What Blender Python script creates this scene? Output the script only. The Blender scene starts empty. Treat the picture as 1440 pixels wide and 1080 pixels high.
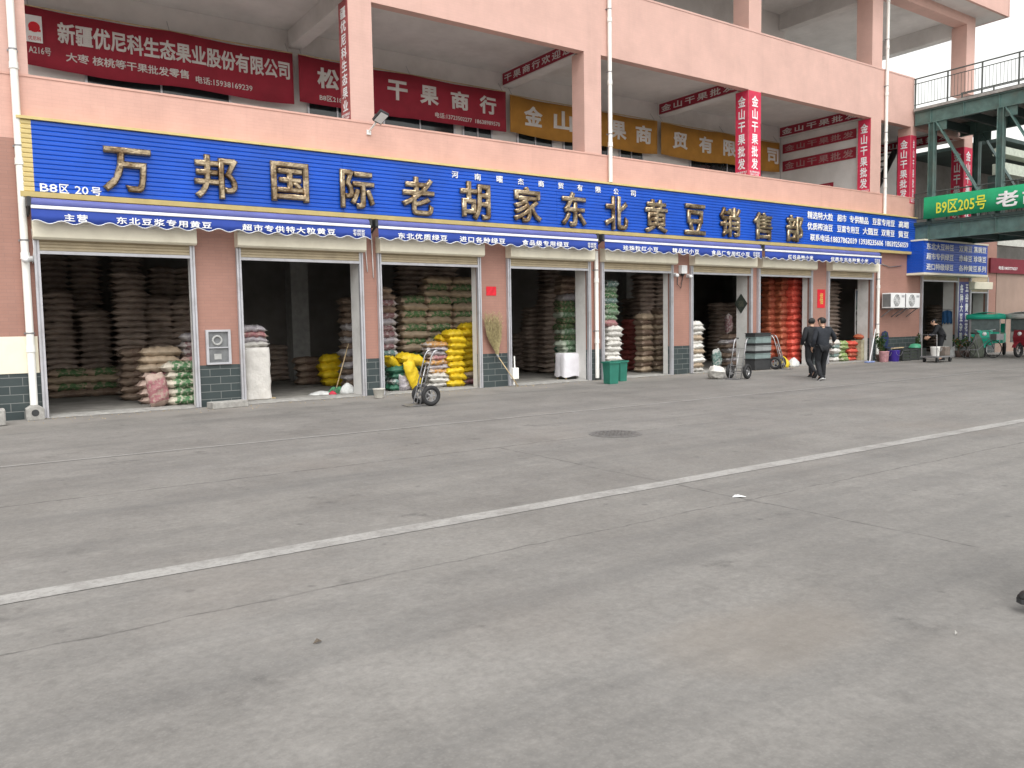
import bpy, math, random
from mathutils import Vector, Matrix
R = math.radians
SC = bpy.context.scene
COL = SC.collection
random.seed(7)

# ------------------------------------------------------------------ camera
F_PX, YAW, PITCH, ROLL, CAM_D, CAM_H = 1136.9, R(34.712), R(-4.251), R(0.94), 16.634, 1.55
_f = Vector((math.sin(YAW) * math.cos(PITCH), math.cos(YAW) * math.cos(PITCH), math.sin(PITCH)))
_r = Vector((math.cos(YAW), -math.sin(YAW), 0))
_d = _f.cross(_r)
_r2 = math.cos(ROLL) * _r + math.sin(ROLL) * _d
_d2 = -math.sin(ROLL) * _r + math.cos(ROLL) * _d
cam = bpy.data.cameras.new('camera')
cam.sensor_width = 36
cam.lens = F_PX / 1440 * 36
cam.clip_end = 2000
camo = bpy.data.objects.new('camera', cam)
COL.objects.link(camo)
M4 = Matrix((_r2, -_d2, -_f)).transposed().to_4x4()
M4.translation = (0, -CAM_D, CAM_H)
camo.matrix_world = M4
SC.camera = camo

def px(u, v, y):
    """real point (x, z) on the upright plane at depth y, read off the photograph's pixel"""
    d = _r2 * ((u - 720) / F_PX) + _d2 * ((v - 540) / F_PX) + _f
    t = (y + CAM_D) / d.y
    return d.x * t, CAM_H + d.z * t

# ------------------------------------------------------------------ sky, sun, exposure
SUN_EL, SUN_AZ = R(58), R(200)       # azimuth clockwise from +Y
w = bpy.data.worlds.new('World')
SC.world = w
w.use_nodes = True
nt = w.node_tree
bg = nt.nodes['Background']
sky = nt.nodes.new('ShaderNodeTexSky')
sky.sky_type = 'NISHITA'
sky.sun_disc = False
sky.sun_elevation = SUN_EL
sky.sun_rotation = SUN_AZ
sky.air_density = 3.0
sky.dust_density = 3.0
hs = nt.nodes.new('ShaderNodeHueSaturation')
hs.inputs['Saturation'].default_value = 0.12
nt.links.new(sky.outputs[0], hs.inputs['Color'])
nt.links.new(hs.outputs[0], bg.inputs[0])
bg.inputs[1].default_value = 0.15
sl = bpy.data.lights.new('sun', 'SUN')
sl.energy = 0.6
sl.angle = R(50)
sl.color = (1, .97, .93)
so = bpy.data.objects.new('sun', sl)
COL.objects.link(so)
_sd = Vector((math.sin(SUN_AZ) * math.cos(SUN_EL), math.cos(SUN_AZ) * math.cos(SUN_EL), math.sin(SUN_EL)))
so.rotation_euler = (-_sd).to_track_quat('-Z', 'Y').to_euler()
so.location = (0, -20, 30)
SC.view_settings.view_transform = 'Standard'
SC.view_settings.look = 'None'
SC.view_settings.gamma = 1
SC.view_settings.use_curve_mapping = False
SC.view_settings.exposure = 0.9
SC.cycles.max_bounces = 6
SC.cycles.diffuse_bounces = 4

# ------------------------------------------------------------------ materials
MATS = {}
def srgb(r, g, b, k=1.0):
    f = lambda c: (c / 255 / 12.92 if c <= 10 else ((c / 255 + .055) / 1.055) ** 2.4) * k
    return (f(r), f(g), f(b))

def _noise(nt, vec, scale, detail=4, rough=.6):
    n = nt.nodes.new('ShaderNodeTexNoise')
    n.inputs['Scale'].default_value = scale
    n.inputs['Detail'].default_value = detail
    n.inputs['Roughness'].default_value = rough
    nt.links.new(vec, n.inputs['Vector'])
    return n.outputs['Fac']

def _mr(nt, val, a, b, c, d):
    m = nt.nodes.new('ShaderNodeMapRange')
    m.inputs[1].default_value, m.inputs[2].default_value = a, b
    m.inputs[3].default_value, m.inputs[4].default_value = c, d
    nt.links.new(val, m.inputs[0])
    return m.outputs[0]

def _mix(nt, fac, a, b, mode='MIX'):
    m = nt.nodes.new('ShaderNodeMix')
    m.data_type = 'RGBA'
    m.blend_type = mode
    for sock, v in ((m.inputs[0], fac), (m.inputs[6], a), (m.inputs[7], b)):
        if hasattr(v, 'node'):
            nt.links.new(v, sock)
        elif isinstance(v, (int, float)):
            sock.default_value = v
        else:
            sock.default_value = (*v, 1)
    return m.outputs[2]

def _math(nt, op, a, b=None):
    m = nt.nodes.new('ShaderNodeMath')
    m.operation = op
    for i, v in enumerate((a, b)):
        if v is None:
            continue
        if hasattr(v, 'node'):
            nt.links.new(v, m.inputs[i])
        else:
            m.inputs[i].default_value = v
    return m.outputs[0]

def new_mat(name):
    m = bpy.data.materials.new(name)
    m.use_nodes = True
    nt = m.node_tree
    b = nt.nodes['Principled BSDF']
    tc = nt.nodes.new('ShaderNodeTexCoord')
    MATS[name] = m
    return m, nt, b, tc.outputs['Object']

def plain(name, col, rough=.7, metal=0, var=.18, scale=6, bump=.0, spec=.4, dirt=None, coat=0):
    if name in MATS:
        return MATS[name]
    m, nt, b, vec = new_mat(name)
    n = _noise(nt, vec, scale, 5)
    f = _mr(nt, n, .3, .7, 1 - var, 1 + var)
    col_out = _mix(nt, 1.0, col, f, 'MULTIPLY')
    if dirt:
        n2 = _noise(nt, vec, scale * .35, 6, .7)
        col_out = _mix(nt, _mr(nt, n2, .5, .72, 0, .6), col_out, dirt)
    nt.links.new(col_out, b.inputs['Base Color'])
    b.inputs['Roughness'].default_value = rough
    b.inputs['Metallic'].default_value = metal
    b.inputs['Specular IOR Level'].default_value = spec
    b.inputs['Coat Weight'].default_value = coat
    if bump:
        bp = nt.nodes.new('ShaderNodeBump')
        bp.inputs['Strength'].default_value = bump
        bp.inputs['Distance'].default_value = .02
        nt.links.new(_noise(nt, vec, scale * 3, 4), bp.inputs['Height'])
        nt.links.new(bp.outputs[0], b.inputs['Normal'])
    return m

def bricks(name, c1, c2, mortar, bw, bh, ms, rough=.65, bump=.25, grime=.25, grime_col=(.12, .10, .09)):
    m, nt, b, vec = new_mat(name)
    s = nt.nodes.new('ShaderNodeSeparateXYZ')
    nt.links.new(vec, s.inputs[0])
    c = nt.nodes.new('ShaderNodeCombineXYZ')
    nt.links.new(_math(nt, 'ADD', s.outputs[0], s.outputs[1]), c.inputs[0])
    nt.links.new(s.outputs[2], c.inputs[1])
    t = nt.nodes.new('ShaderNodeTexBrick')
    nt.links.new(c.outputs[0], t.inputs['Vector'])
    t.inputs['Color1'].default_value = (*c1, 1)
    t.inputs['Color2'].default_value = (*c2, 1)
    t.inputs['Mortar'].default_value = (*mortar, 1)
    t.inputs['Scale'].default_value = 1
    t.inputs['Mortar Size'].default_value = ms
    t.inputs['Mortar Smooth'].default_value = .3
    t.inputs['Brick Width'].default_value = bw
    t.inputs['Row Height'].default_value = bh
    n = _noise(nt, vec, 1.1, 6, .65)
    col = _mix(nt, 1, t.outputs['Color'], _mr(nt, n, .3, .7, .9, 1.08), 'MULTIPLY')
    # rain streaks running down: noise stretched along z
    mp = nt.nodes.new('ShaderNodeMapping')
    mp.inputs['Scale'].default_value = (2.2, 2.2, .18)
    nt.links.new(vec, mp.inputs['Vector'])
    st = _noise(nt, mp.outputs[0], 1.6, 6, .7)
    col = _mix(nt, _mr(nt, st, .52, .78, 0, grime), col, grime_col)
    nt.links.new(col, b.inputs['Base Color'])
    b.inputs['Roughness'].default_value = rough
    bp = nt.nodes.new('ShaderNodeBump')
    bp.inputs['Strength'].default_value = bump
    bp.inputs['Distance'].default_value = .004
    bp.invert = True
    nt.links.new(t.outputs['Fac'], bp.inputs['Height'])
    nt.links.new(bp.outputs[0], b.inputs['Normal'])
    return m

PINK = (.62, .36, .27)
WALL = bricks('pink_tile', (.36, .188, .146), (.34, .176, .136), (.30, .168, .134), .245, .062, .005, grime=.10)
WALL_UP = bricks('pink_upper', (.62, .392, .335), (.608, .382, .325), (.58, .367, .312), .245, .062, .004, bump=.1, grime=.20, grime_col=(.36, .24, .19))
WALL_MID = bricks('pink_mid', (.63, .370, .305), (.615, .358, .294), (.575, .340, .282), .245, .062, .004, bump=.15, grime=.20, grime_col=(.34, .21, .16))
SLATE = bricks('slate_tile', (.030, .044, .046), (.042, .057, .058), (.17, .18, .175), .40, .15, .007, rough=.45, bump=.5, grime=.15)
WHITEWASH = plain('whitewash', (.70, .69, .67), .85, var=.08, scale=2.5, dirt=(.42, .40, .37))
CEIL = plain('ceiling_paint', (.66, .635, .615), .9, var=.12, scale=.8, dirt=(.42, .39, .365))
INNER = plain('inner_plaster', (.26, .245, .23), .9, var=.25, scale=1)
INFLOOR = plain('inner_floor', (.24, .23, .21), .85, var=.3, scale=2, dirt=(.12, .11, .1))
CREAM = plain('cream_metal', (.80, .745, .60), .5, var=.05, scale=3, dirt=(.62, .56, .43))
SLAT = plain('slat_metal', (.42, .35, .24), .5, var=.12, scale=4)
RAIL = plain('rail_metal', (.50, .50, .53), .38, .35, var=.06, scale=5, dirt=(.30, .28, .27))
PVC = plain('pvc_white', (.84, .83, .79), .45, var=.05, scale=3, dirt=(.70, .67, .60))
BLUE = plain('sign_blue', (.012, .085, .50), .32, var=.12, scale=1.2, spec=.35, bump=.06, dirt=(.02, .075, .36))
YELLOWTRIM = plain('trim_yellow', (.58, .46, .20), .4, var=.10, scale=4)
AWN = plain('awning_blue', (.026, .062, .33), .75, var=.15, scale=2)
AWNROLL = plain('awning_roll', (.10, .115, .33), .6, var=.12, scale=2)
WHITE = plain('white_paint', (.78, .78, .78), .5, var=.04)
LETTER = plain('letter_white', (.80, .80, .80), .55, var=.05, scale=4)
GREY = plain('grey_metal', (.28, .28, .29), .4, .6, var=.12)
STEEL = plain('steel', (.42, .42, .43), .3, .85, var=.15, scale=12)
BLACK = plain('black_rubber', (.022, .022, .023), .75, var=.2, scale=15)
DARK = plain('dark_plastic', (.035, .036, .038), .55, var=.2)
MAROON = plain('banner_maroon', (.29, .018, .036), .75, var=.15, scale=2)
REDB = plain('banner_red', (.60, .035, .085), .7, var=.20, scale=3)
ORANGEB = plain('banner_orange', (.40, .19, .03), .75, var=.15, scale=2)
BLETTER = plain('banner_letter', (.62, .60, .58), .7, var=.1, scale=3)
GOLDL = plain('banner_gold', (.62, .42, .10), .7, var=.1)
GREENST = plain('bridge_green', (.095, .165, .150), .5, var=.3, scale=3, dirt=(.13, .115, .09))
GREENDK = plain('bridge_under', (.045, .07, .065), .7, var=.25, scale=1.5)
GREENB = plain('banner_green', (.012, .30, .13), .65, var=.1, scale=2)
YTXT = plain('letter_yellow', (.72, .72, .06), .6, var=.05)
GLASS = plain('dark_glass', (.02, .025, .028), .12, var=.2, spec=.6)
WOOD = plain('pale_wood', (.50, .38, .22), .7, var=.2, scale=10)
STRAW = plain('straw', (.38, .32, .17), .85, var=.35, scale=20)
CONCB = plain('concrete_block', (.34, .33, .31), .9, var=.25, scale=8, bump=.5, dirt=(.18, .17, .16))
SKIN = plain('skin', (.48, .29, .20), .55, var=.05)
HAIR = plain('hair', (.012, .011, .011), .6, var=.3, scale=40)
CLOTHBK = plain('cloth_black', (.014, .015, .018), .85, var=.25, scale=12, bump=.2)
CLOTHNV = plain('cloth_navy', (.020, .023, .030), .85, var=.25, scale=12, bump=.2)
PAPERRED = plain('paper_red', (.62, .015, .03), .65, var=.08)
LEAF = plain('leaf', (.035, .085, .025), .55, var=.4, scale=14)

def gold_mat():
    m, nt, b, vec = new_mat('bronze_mirror')
    n = _noise(nt, vec, 3.2, 3)
    cr = nt.nodes.new('ShaderNodeValToRGB')
    cr.color_ramp.elements[0].color = (.15, .095, .05, 1)
    cr.color_ramp.elements[0].position = .35
    cr.color_ramp.elements[1].color = (.47, .38, .26, 1)
    cr.color_ramp.elements[1].position = .68
    nt.links.new(n, cr.inputs[0])
    nt.links.new(cr.outputs[0], b.inputs['Base Color'])
    b.inputs['Metallic'].default_value = .8
    b.inputs['Roughness'].default_value = .30
    bp = nt.nodes.new('ShaderNodeBump')
    bp.inputs['Strength'].default_value = .55
    bp.inputs['Distance'].default_value = .06
    nt.links.new(_noise(nt, vec, 7, 2), bp.inputs['Height'])
    nt.links.new(bp.outputs[0], b.inputs['Normal'])
    return m
GOLD = gold_mat()

def sack_mat(name, base, band=None, bandw=.5, side=None):
    """woven bag: base colour, printed band across the middle, faint weave"""
    m, nt, b, vec = new_mat(name)
    s = nt.nodes.new('ShaderNodeSeparateXYZ')
    nt.links.new(vec, s.inputs[0])
    oi = nt.nodes.new('ShaderNodeObjectInfo')
    n = _noise(nt, vec, 9, 5, .7)
    col = _mix(nt, 1, base, _mr(nt, n, .3, .7, .78, 1.14), 'MULTIPLY')
    if band:
        ax = _math(nt, 'ABSOLUTE', s.outputs[0])
        edge = _math(nt, 'ADD', ax, _mr(nt, n, .3, .7, -.03, .03))
        f = _math(nt, 'LESS_THAN', edge, bandw * .4)
        n3 = _noise(nt, vec, 16, 2, .5)
        f = _math(nt, 'MULTIPLY', f, _mr(nt, n3, .38, .52, .1, .95))
        col = _mix(nt, f, col, band)
    col = _mix(nt, 1, col, _mr(nt, oi.outputs['Random'], 0, 1, .82, 1.1), 'MULTIPLY')
    nt.links.new(col, b.inputs['Base Color'])
    b.inputs['Roughness'].default_value = .55
    bp = nt.nodes.new('ShaderNodeBump')
    bp.inputs['Strength'].default_value = .5
    bp.inputs['Distance'].default_value = .02
    nt.links.new(_noise(nt, vec, 14, 4), bp.inputs['Height'])
    nt.links.new(bp.outputs[0], b.inputs['Normal'])
    return m
SK = {
    'white': sack_mat('sack_white', (.66, .64, .60)),
    'whitegreen': sack_mat('sack_whitegreen', (.62, .56, .46), (.05, .17, .06), .62),
    'beige': sack_mat('sack_beige', (.40, .31, .22)),
    'brown': sack_mat('sack_brown', (.24, .175, .13), (.17, .11, .08), .4),
    'beigegreen': sack_mat('sack_beigegreen', (.40, .30, .22), (.055, .15, .05), .75),
    'green': sack_mat('sack_green', (.03, .13, .08)),
    'tealwhite': sack_mat('sack_tealwhite', (.50, .51, .49), (.10, .19, .17), .6),
    'palegreen': sack_mat('sack_palegreen', (.42, .47, .38), (.12, .22, .12), .5),
    'yellow': sack_mat('sack_yellow', (.70, .49, .012)),
    'pink': sack_mat('sack_pink', (.50, .37, .31), (.38, .15, .17), .6),
    'maroonwhite': sack_mat('sack_maroonwhite', (.46, .41, .39), (.20, .09, .10), .7),
    'greywhite': sack_mat('sack_greywhite', (.50, .47, .47), (.34, .31, .34), .6),
    'orange': sack_mat('sack_orange', (.40, .115, .055), (.33, .07, .04), .5),
    'red': sack_mat('sack_red', (.70, .115, .075), (.58, .08, .055), .5),
    'darkred': sack_mat('sack_darkred', (.24, .06, .05)),
    'orangewhite': sack_mat('sack_orangewhite', (.52, .46, .42), (.55, .27, .06), .7),
    'yellowgreen': sack_mat('sack_yellowgreen', (.50, .48, .34), (.18, .28, .07), .5),
}

def ground_mat():
    m, nt, b, vec = new_mat('yard_concrete')
    s = nt.nodes.new('ShaderNodeSeparateXYZ')
    nt.links.new(vec, s.inputs[0])
    X, Y = s.outputs[0], s.outputs[1]
    big = _noise(nt, vec, .16, 6, .6)
    mid = _noise(nt, vec, .9, 7, .65)
    fine = _noise(nt, vec, 22, 5, .7)
    col = _mix(nt, _mr(nt, big, .35, .65, 0, 1), (.176, .167, .155), (.205, .196, .184))
    col = _mix(nt, 1, col, _mr(nt, mid, .25, .75, .80, 1.16), 'MULTIPLY')
    col = _mix(nt, 1, col, _mr(nt, _noise(nt, vec, 5.5, 6, .75), .3, .7, .88, 1.10), 'MULTIPLY')
    col = _mix(nt, 1, col, _mr(nt, fine, .25, .75, .86, 1.12), 'MULTIPLY')
    mp = nt.nodes.new('ShaderNodeMapping')
    mp.inputs['Scale'].default_value = (.10, 1.5, 1)
    nt.links.new(vec, mp.inputs['Vector'])
    streak = _noise(nt, mp.outputs[0], 1.0, 6, .65)
    col = _mix(nt, _mr(nt, streak, .48, .72, 0, .5), col, (.10, .098, .096))
    # dark scuffs and oil spots
    sp = _noise(nt, vec, 1.7, 3, .5)
    sp2 = _noise(nt, vec, 7, 4, .6)
    scuff = _math(nt, 'MULTIPLY', _mr(nt, sp, .60, .70, 0, 1), _mr(nt, sp2, .48, .66, 0, .55))
    col = _mix(nt, scuff, col, (.06, .057, .055))
    # small dried drips and gum spots, coarse aggregate
    vo = nt.nodes.new('ShaderNodeTexVoronoi')
    vo.inputs['Scale'].default_value = 2.3
    nt.links.new(vec, vo.inputs['Vector'])
    drop = _mr(nt, _math(nt, 'ADD', vo.outputs['Distance'], _mr(nt, sp2, .3, .7, -.03, .03)), .035, .07, .45, 0)
    col = _mix(nt, drop, col, (.065, .062, .06))
    v2 = nt.nodes.new('ShaderNodeTexVoronoi')
    v2.inputs['Scale'].default_value = 55
    nt.links.new(vec, v2.inputs['Vector'])
    col = _mix(nt, _mr(nt, v2.outputs['Distance'], .1, .45, .22, 0), col, (.26, .25, .235))
    # faded tan stain in the foreground
    ds_ = _math(nt, 'ADD', _math(nt, 'POWER', _math(nt, 'DIVIDE', _math(nt, 'SUBTRACT', X, 3.3), .75), 2), _math(nt, 'POWER', _math(nt, 'DIVIDE', _math(nt, 'SUBTRACT', Y, -14.15), .40), 2))
    ds_ = _math(nt, 'ADD', ds_, _mr(nt, sp, .3, .7, -.5, .5))
    col = _mix(nt, _mr(nt, ds_, .1, 1.3, .26, 0), col, (.235, .198, .160))
    # warm worn patches
    wp = _noise(nt, vec, .33, 4, .5)
    col = _mix(nt, _mr(nt, wp, .58, .75, 0, .30), col, (.195, .168, .145))
    # pale dusty strip trodden along the shop fronts
    wob = _mr(nt, mid, .3, .7, -.5, .5)
    yy = _math(nt, 'ADD', Y, wob)
    col = _mix(nt, _mr(nt, yy, -1.5, -.7, 0, .55), col, (.27, .25, .23))
    # expansion joints / saw cuts, slightly wandering
    jn = _mr(nt, _noise(nt, vec, 1.2, 5, .7), .3, .7, -.03, .03)
    for axis, val, lo, hi, wd, k in (('y', -8.22, -60, 9, .016, .8), ('y', -12.12, -60, 60, .014, .55), ('x', 5.6, -14, -8.2, .016, .6), ('y', -4.1, -60, 60, .008, .3)):
        a, o = (Y, X) if axis == 'y' else (X, Y)
        dd = _math(nt, 'ABSOLUTE', _math(nt, 'SUBTRACT', _math(nt, 'ADD', a, jn), val))
        f = _mr(nt, dd, wd * .4, wd, k, 0)
        f = _math(nt, 'MULTIPLY', f, _math(nt, 'LESS_THAN', o, hi))
        f = _math(nt, 'MULTIPLY', f, _math(nt, 'GREATER_THAN', o, lo))
        f = _math(nt, 'MULTIPLY', f, _mr(nt, sp2, .35, .6, .25, 1))
        col = _mix(nt, f, col, (.045, .042, .04))
    nt.links.new(col, b.inputs['Base Color'])
    nt.links.new(_mr(nt, mid, .3, .7, .62, .85), b.inputs['Roughness'])
    b.inputs['Specular IOR Level'].default_value = .25
    bp = nt.nodes.new('ShaderNodeBump')
    bp.inputs['Strength'].default_value = .35
    bp.inputs['Distance'].default_value = .01
    nt.links.new(fine, bp.inputs['Height'])
    nt.links.new(bp.outputs[0], b.inputs['Normal'])
    return m
GROUND = ground_mat()

def line_mat(name, strength):
    m, nt, b, vec = new_mat(name)
    n = _noise(nt, vec, 3, 7, .75)
    n2 = _noise(nt, vec, 25, 4, .7)
    f = _math(nt, 'MULTIPLY', _mr(nt, n, .36, .56, .25, 1), _mr(nt, n2, .34, .52, .4, 1))
    f = _math(nt, 'MULTIPLY', f, strength)
    col = _mix(nt, f, (.175, .167, .156), (.40, .392, .375))
    nt.links.new(col, b.inputs['Base Color'])
    b.inputs['Roughness'].default_value = .7
    return m

# ------------------------------------------------------------------ mesh helpers
ORG = {}
class MB:
    def __init__(s):
        s.v, s.f = [], []
    def box(s, x0, x1, y0, y1, z0, z1):
        n = len(s.v)
        s.v += [(x0, y0, z0), (x1, y0, z0), (x1, y1, z0), (x0, y1, z0), (x0, y0, z1), (x1, y0, z1), (x1, y1, z1), (x0, y1, z1)]
        s.f += [tuple(n + i for i in q) for q in ((0, 3, 2, 1), (4, 5, 6, 7), (0, 1, 5, 4), (1, 2, 6, 5), (2, 3, 7, 6), (3, 0, 4, 7))]
        return s
    def obox(s, M, x, y, z):
        n = len(s.v)
        MB.box(s, -x / 2, x / 2, -y / 2, y / 2, -z / 2, z / 2)
        for i in range(n, len(s.v)):
            s.v[i] = tuple(M @ Vector(s.v[i]))
        return s
    def bar(s, a, b, wx, wy, up=(0, 0, 1)):
        a, b = Vector(a), Vector(b)
        d = (b - a)
        L = d.length
        d.normalize()
        u = Vector(up)
        if abs(d.dot(u)) > .98:
            u = Vector((0, 1, 0))
        r = d.cross(u).normalized()
        u = r.cross(d)
        M = Matrix((r, u, d)).transposed().to_4x4()
        M.translation = (a + b) / 2
        return s.obox(M, wx, wy, L)
    def tube(s, pts, r, n=8, cap=True):
        pts = [Vector(p) for p in pts]
        rs = r if isinstance(r, (list, tuple)) else [r] * len(pts)
        base = len(s.v)
        prev = None
        for i, p in enumerate(pts):
            d = (pts[min(i + 1, len(pts) - 1)] - pts[max(i - 1, 0)]).normalized()
            if prev is None:
                prev = d.orthogonal().normalized()
            a = (prev - d * prev.dot(d))
            a = a.normalized() if a.length > 1e-6 else d.orthogonal().normalized()
            prev = a
            bb = d.cross(a)
            for k in range(n):
                t = 2 * math.pi * k / n
                s.v.append(tuple(p + (a * math.cos(t) + bb * math.sin(t)) * rs[i]))
        for i in range(len(pts) - 1):
            for k in range(n):
                s.f.append((base + i * n + k, base + i * n + (k + 1) % n, base + (i + 1) * n + (k + 1) % n, base + (i + 1) * n + k))
        if cap:
            s.f.append(tuple(base + k for k in reversed(range(n))))
            e = base + (len(pts) - 1) * n
            s.f.append(tuple(e + k for k in range(n)))
        return s
    def lathe(s, c, axis, prof, n=16):
        """prof: list of (offset along axis, radius)"""
        ax = Vector(axis).normalized()
        return s.tube([Vector(c) + ax * t for t, _ in prof], [max(r, 1e-4) for _, r in prof], n)
    def ring(s, c, axis, R_, r, n=24, m=8):
        ax = Vector(axis).normalized()
        a = ax.orthogonal().normalized()
        bb = ax.cross(a)
        base = len(s.v)
        for i in range(n):
            t = 2 * math.pi * i / n
            d = a * math.cos(t) + bb * math.sin(t)
            for k in range(m):
                q = 2 * math.pi * k / m
                s.v.append(tuple(Vector(c) + d * (R_ + r * math.cos(q)) + ax * r * math.sin(q)))
        for i in range(n):
            for k in range(m):
                s.f.append((base + i * m + k, base + ((i + 1) % n) * m + k, base + ((i + 1) % n) * m + (k + 1) % m, base + i * m + (k + 1) % m))
        return s
    def prism_x(s, prof, x0, x1):
        """closed (y,z) profile swept along x"""
        n, b = len(prof), len(s.v)
        s.v += [(x0, y, z) for y, z in prof] + [(x1, y, z) for y, z in prof]
        s.f += [(b + i, b + (i + 1) % n, b + n + (i + 1) % n, b + n + i) for i in range(n)]
        s.f += [tuple(b + i for i in reversed(range(n))), tuple(b + n + i for i in range(n))]
        return s
    def prism_y(s, prof, y0, y1):
        n, b = len(prof), len(s.v)
        s.v += [(x, y0, z) for x, z in prof] + [(x, y1, z) for x, z in prof]
        s.f += [(b + i, b + (i + 1) % n, b + n + (i + 1) % n, b + n + i) for i in range(n)]
        s.f += [tuple(b + i for i in reversed(range(n))), tuple(b + n + i for i in range(n))]
        return s
    def xform(s, M):
        s.v = [tuple(M @ Vector(p)) for p in s.v]
        return s
    def build(s, name, mat, parent=None, smooth=False, bevel=0, local=False, at=None):
        return link_mesh(name, s.v, s.f, mat, parent, smooth, bevel, local, at)

def link_mesh(name, v, f, mat, parent=None, smooth=False, bevel=0, local=False, at=None):
    me = bpy.data.meshes.new(name)
    off = Vector((0, 0, 0))
    if parent is not None and not local:
        off = ORG.get(parent.name, off)
    elif at is not None:
        off = Vector(at)
    me.from_pydata([tuple(Vector(p) - off) for p in v], [], f)
    import bmesh
    bm = bmesh.new()
    bm.from_mesh(me)
    bmesh.ops.recalc_face_normals(bm, faces=bm.faces)
    if bevel:
        es = [e for e in bm.edges if len(e.link_faces) == 2 and e.calc_face_angle(0) > .6]
        bmesh.ops.bevel(bm, geom=es, offset=bevel, segments=2, affect='EDGES', profile=.5)
    bm.to_mesh(me)
    bm.free()
    if smooth:
        for p in me.polygons:
            p.use_smooth = True
    me.materials.append(mat)
    o = bpy.data.objects.new(name, me)
    COL.objects.link(o)
    if parent is not None:
        o.parent = parent
        ORG[o.name] = off
    elif at is not None:
        o.location = at
        ORG[o.name] = Vector(at)
    return o

def tag(o, label=None, cat=None, group=None, kind=None):
    for k, v in (('label', label), ('category', cat), ('group', group), ('kind', kind)):
        if v:
            o[k] = v
    return o

def thing(name, label, cat, loc=(0, 0, 0), rz=0, group=None):
    o = bpy.data.objects.new(name, None)
    o.empty_display_size = .2
    COL.objects.link(o)
    o.location = loc
    o.rotation_euler = (0, 0, rz)
    ORG[o.name] = Vector(loc)
    return tag(o, label, cat, group)

def copy_thing(o, loc, rz, label, parent=None):
    c = o.copy()
    COL.objects.link(c)
    if parent is None:
        c.location = loc
        c.rotation_euler = (0, 0, rz)
        c['label'] = label
    else:
        c.parent = parent
    for ch in [x for x in bpy.data.objects if x.parent == o]:
        copy_thing(ch, None, None, None, c)
    return c

_tc = bpy.data.curves.new('lettering_source', 'FONT')
_to = bpy.data.objects.new('lettering_source', _tc)
COL.objects.link(_to)
def glyphs(body, bold, extrude, res=2, spacing=1.0, line=1.0):
    _tc.body = body
    _tc.offset = 0
    _tc.bevel_depth = bold
    _tc.bevel_resolution = 0
    _tc.extrude = extrude
    _tc.resolution_u = res
    _tc.space_character = spacing
    _tc.space_line = line
    _tc.align_x = 'LEFT'
    dg = bpy.context.evaluated_depsgraph_get()
    dg.update()
    return bpy.data.meshes.new_from_object(_to.evaluated_get(dg))

def text(name, body, mat, o, r, w_, h_, parent, depth=.006, bold=.018, spacing=1.0, line=1.0, res=2, ext=.01):
    """lettering fitted into a w x h box whose lower left corner is o; r = reading direction, up = z"""
    me = glyphs(body, bold, ext, res, spacing, line)
    xs = [v.co.x for v in me.vertices]
    ys = [v.co.y for v in me.vertices]
    x0, x1, y0, y1 = min(xs), max(xs), min(ys), max(ys)
    o, r, up = Vector(o), Vector(r), Vector((0, 0, 1))
    n = r.cross(up)
    zs = [v.co.z for v in me.vertices]
    zlo, zr = min(zs), max(zs) - min(zs)
    off = ORG.get(parent.name, Vector((0, 0, 0)))
    for v in me.vertices:
        v.co = o + r * ((v.co.x - x0) / (x1 - x0) * w_) + up * ((v.co.y - y0) / (y1 - y0) * h_) + n * ((v.co.z - zlo) / zr * depth) - off
    me.materials.clear()
    me.materials.append(mat)
    me.name = name
    ob = bpy.data.objects.new(name, me)
    COL.objects.link(ob)
    ob.parent = parent
    ORG[ob.name] = off
    return ob
XP, YM = (1, 0, 0), (0, -1, 0)

# ------------------------------------------------------------------ ground
g = MB()
g.v = [(-400, -400, 0), (400, -400, 0), (400, 400, 0), (-400, 400, 0)]
g.f = [(0, 1, 2, 3)]
tag(g.build('ground', GROUND), kind='structure')
for nm, y0, y1, st, x1 in (('lane_line', -11.27, -11.075, .62, 70), ('lane_line', -5.72, -5.635, .42, 70)):
    l = MB()
    N = 160
    for i in range(N + 1):
        x = -30 + (x1 + 30) * i / N
        l.v += [(x, y0 + random.uniform(-.008, .008), .004), (x, y1 + random.uniform(-.008, .008), .004)]
    l.f = [(2 * i, 2 * i + 2, 2 * i + 3, 2 * i + 1) for i in range(N)]
    tag(l.build(nm, line_mat('road_paint_%d' % len(MATS), st)), kind='structure')

# ------------------------------------------------------------------ market building
SHOPS = [(-2.2, .30), (1.34, 3.96), (4.85, 7.50), (7.94, 10.57), (11.44, 14.03), (14.50, 17.13), (17.95, 20.63), (21.0, 23.70), (24.65, 27.28), (30.62, 33.30), (34.32, 35.75)]
XL, XR = -3.2, 36.6
B = thing('market_building', 'long pink tiled two-gallery market building with eight open shop fronts', 'building', (0, 0, 0))
edges = [XL] + [e for s_ in SHOPS for e in s_] + [XR]
for i in range(0, len(edges), 2):
    a, b = edges[i], edges[i + 1]
    dp = .27 if i in (4, 8, 12, 16) else .5          # every second pillar is only a thin wall
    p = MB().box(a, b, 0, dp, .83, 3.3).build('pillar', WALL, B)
    MB().box(a, b, -.012, dp, 0, .83).build('slate_base', SLATE, p)
    j = MB()
    if i:
        j.box(a - .004, a + .02, .10, dp + .02, .02, 3.22)
    if i < len(edges) - 2:
        j.box(b - .02, b + .004, .10, dp + .02, .02, 3.22)
    if j.v:
        j.build('whitewashed_reveal', WHITEWASH, p)
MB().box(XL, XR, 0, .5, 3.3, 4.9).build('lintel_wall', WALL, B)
MB().box(XL, 30.1, 0, .2, 4.903, 5.98).build('parapet', WALL_MID, B)
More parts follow.
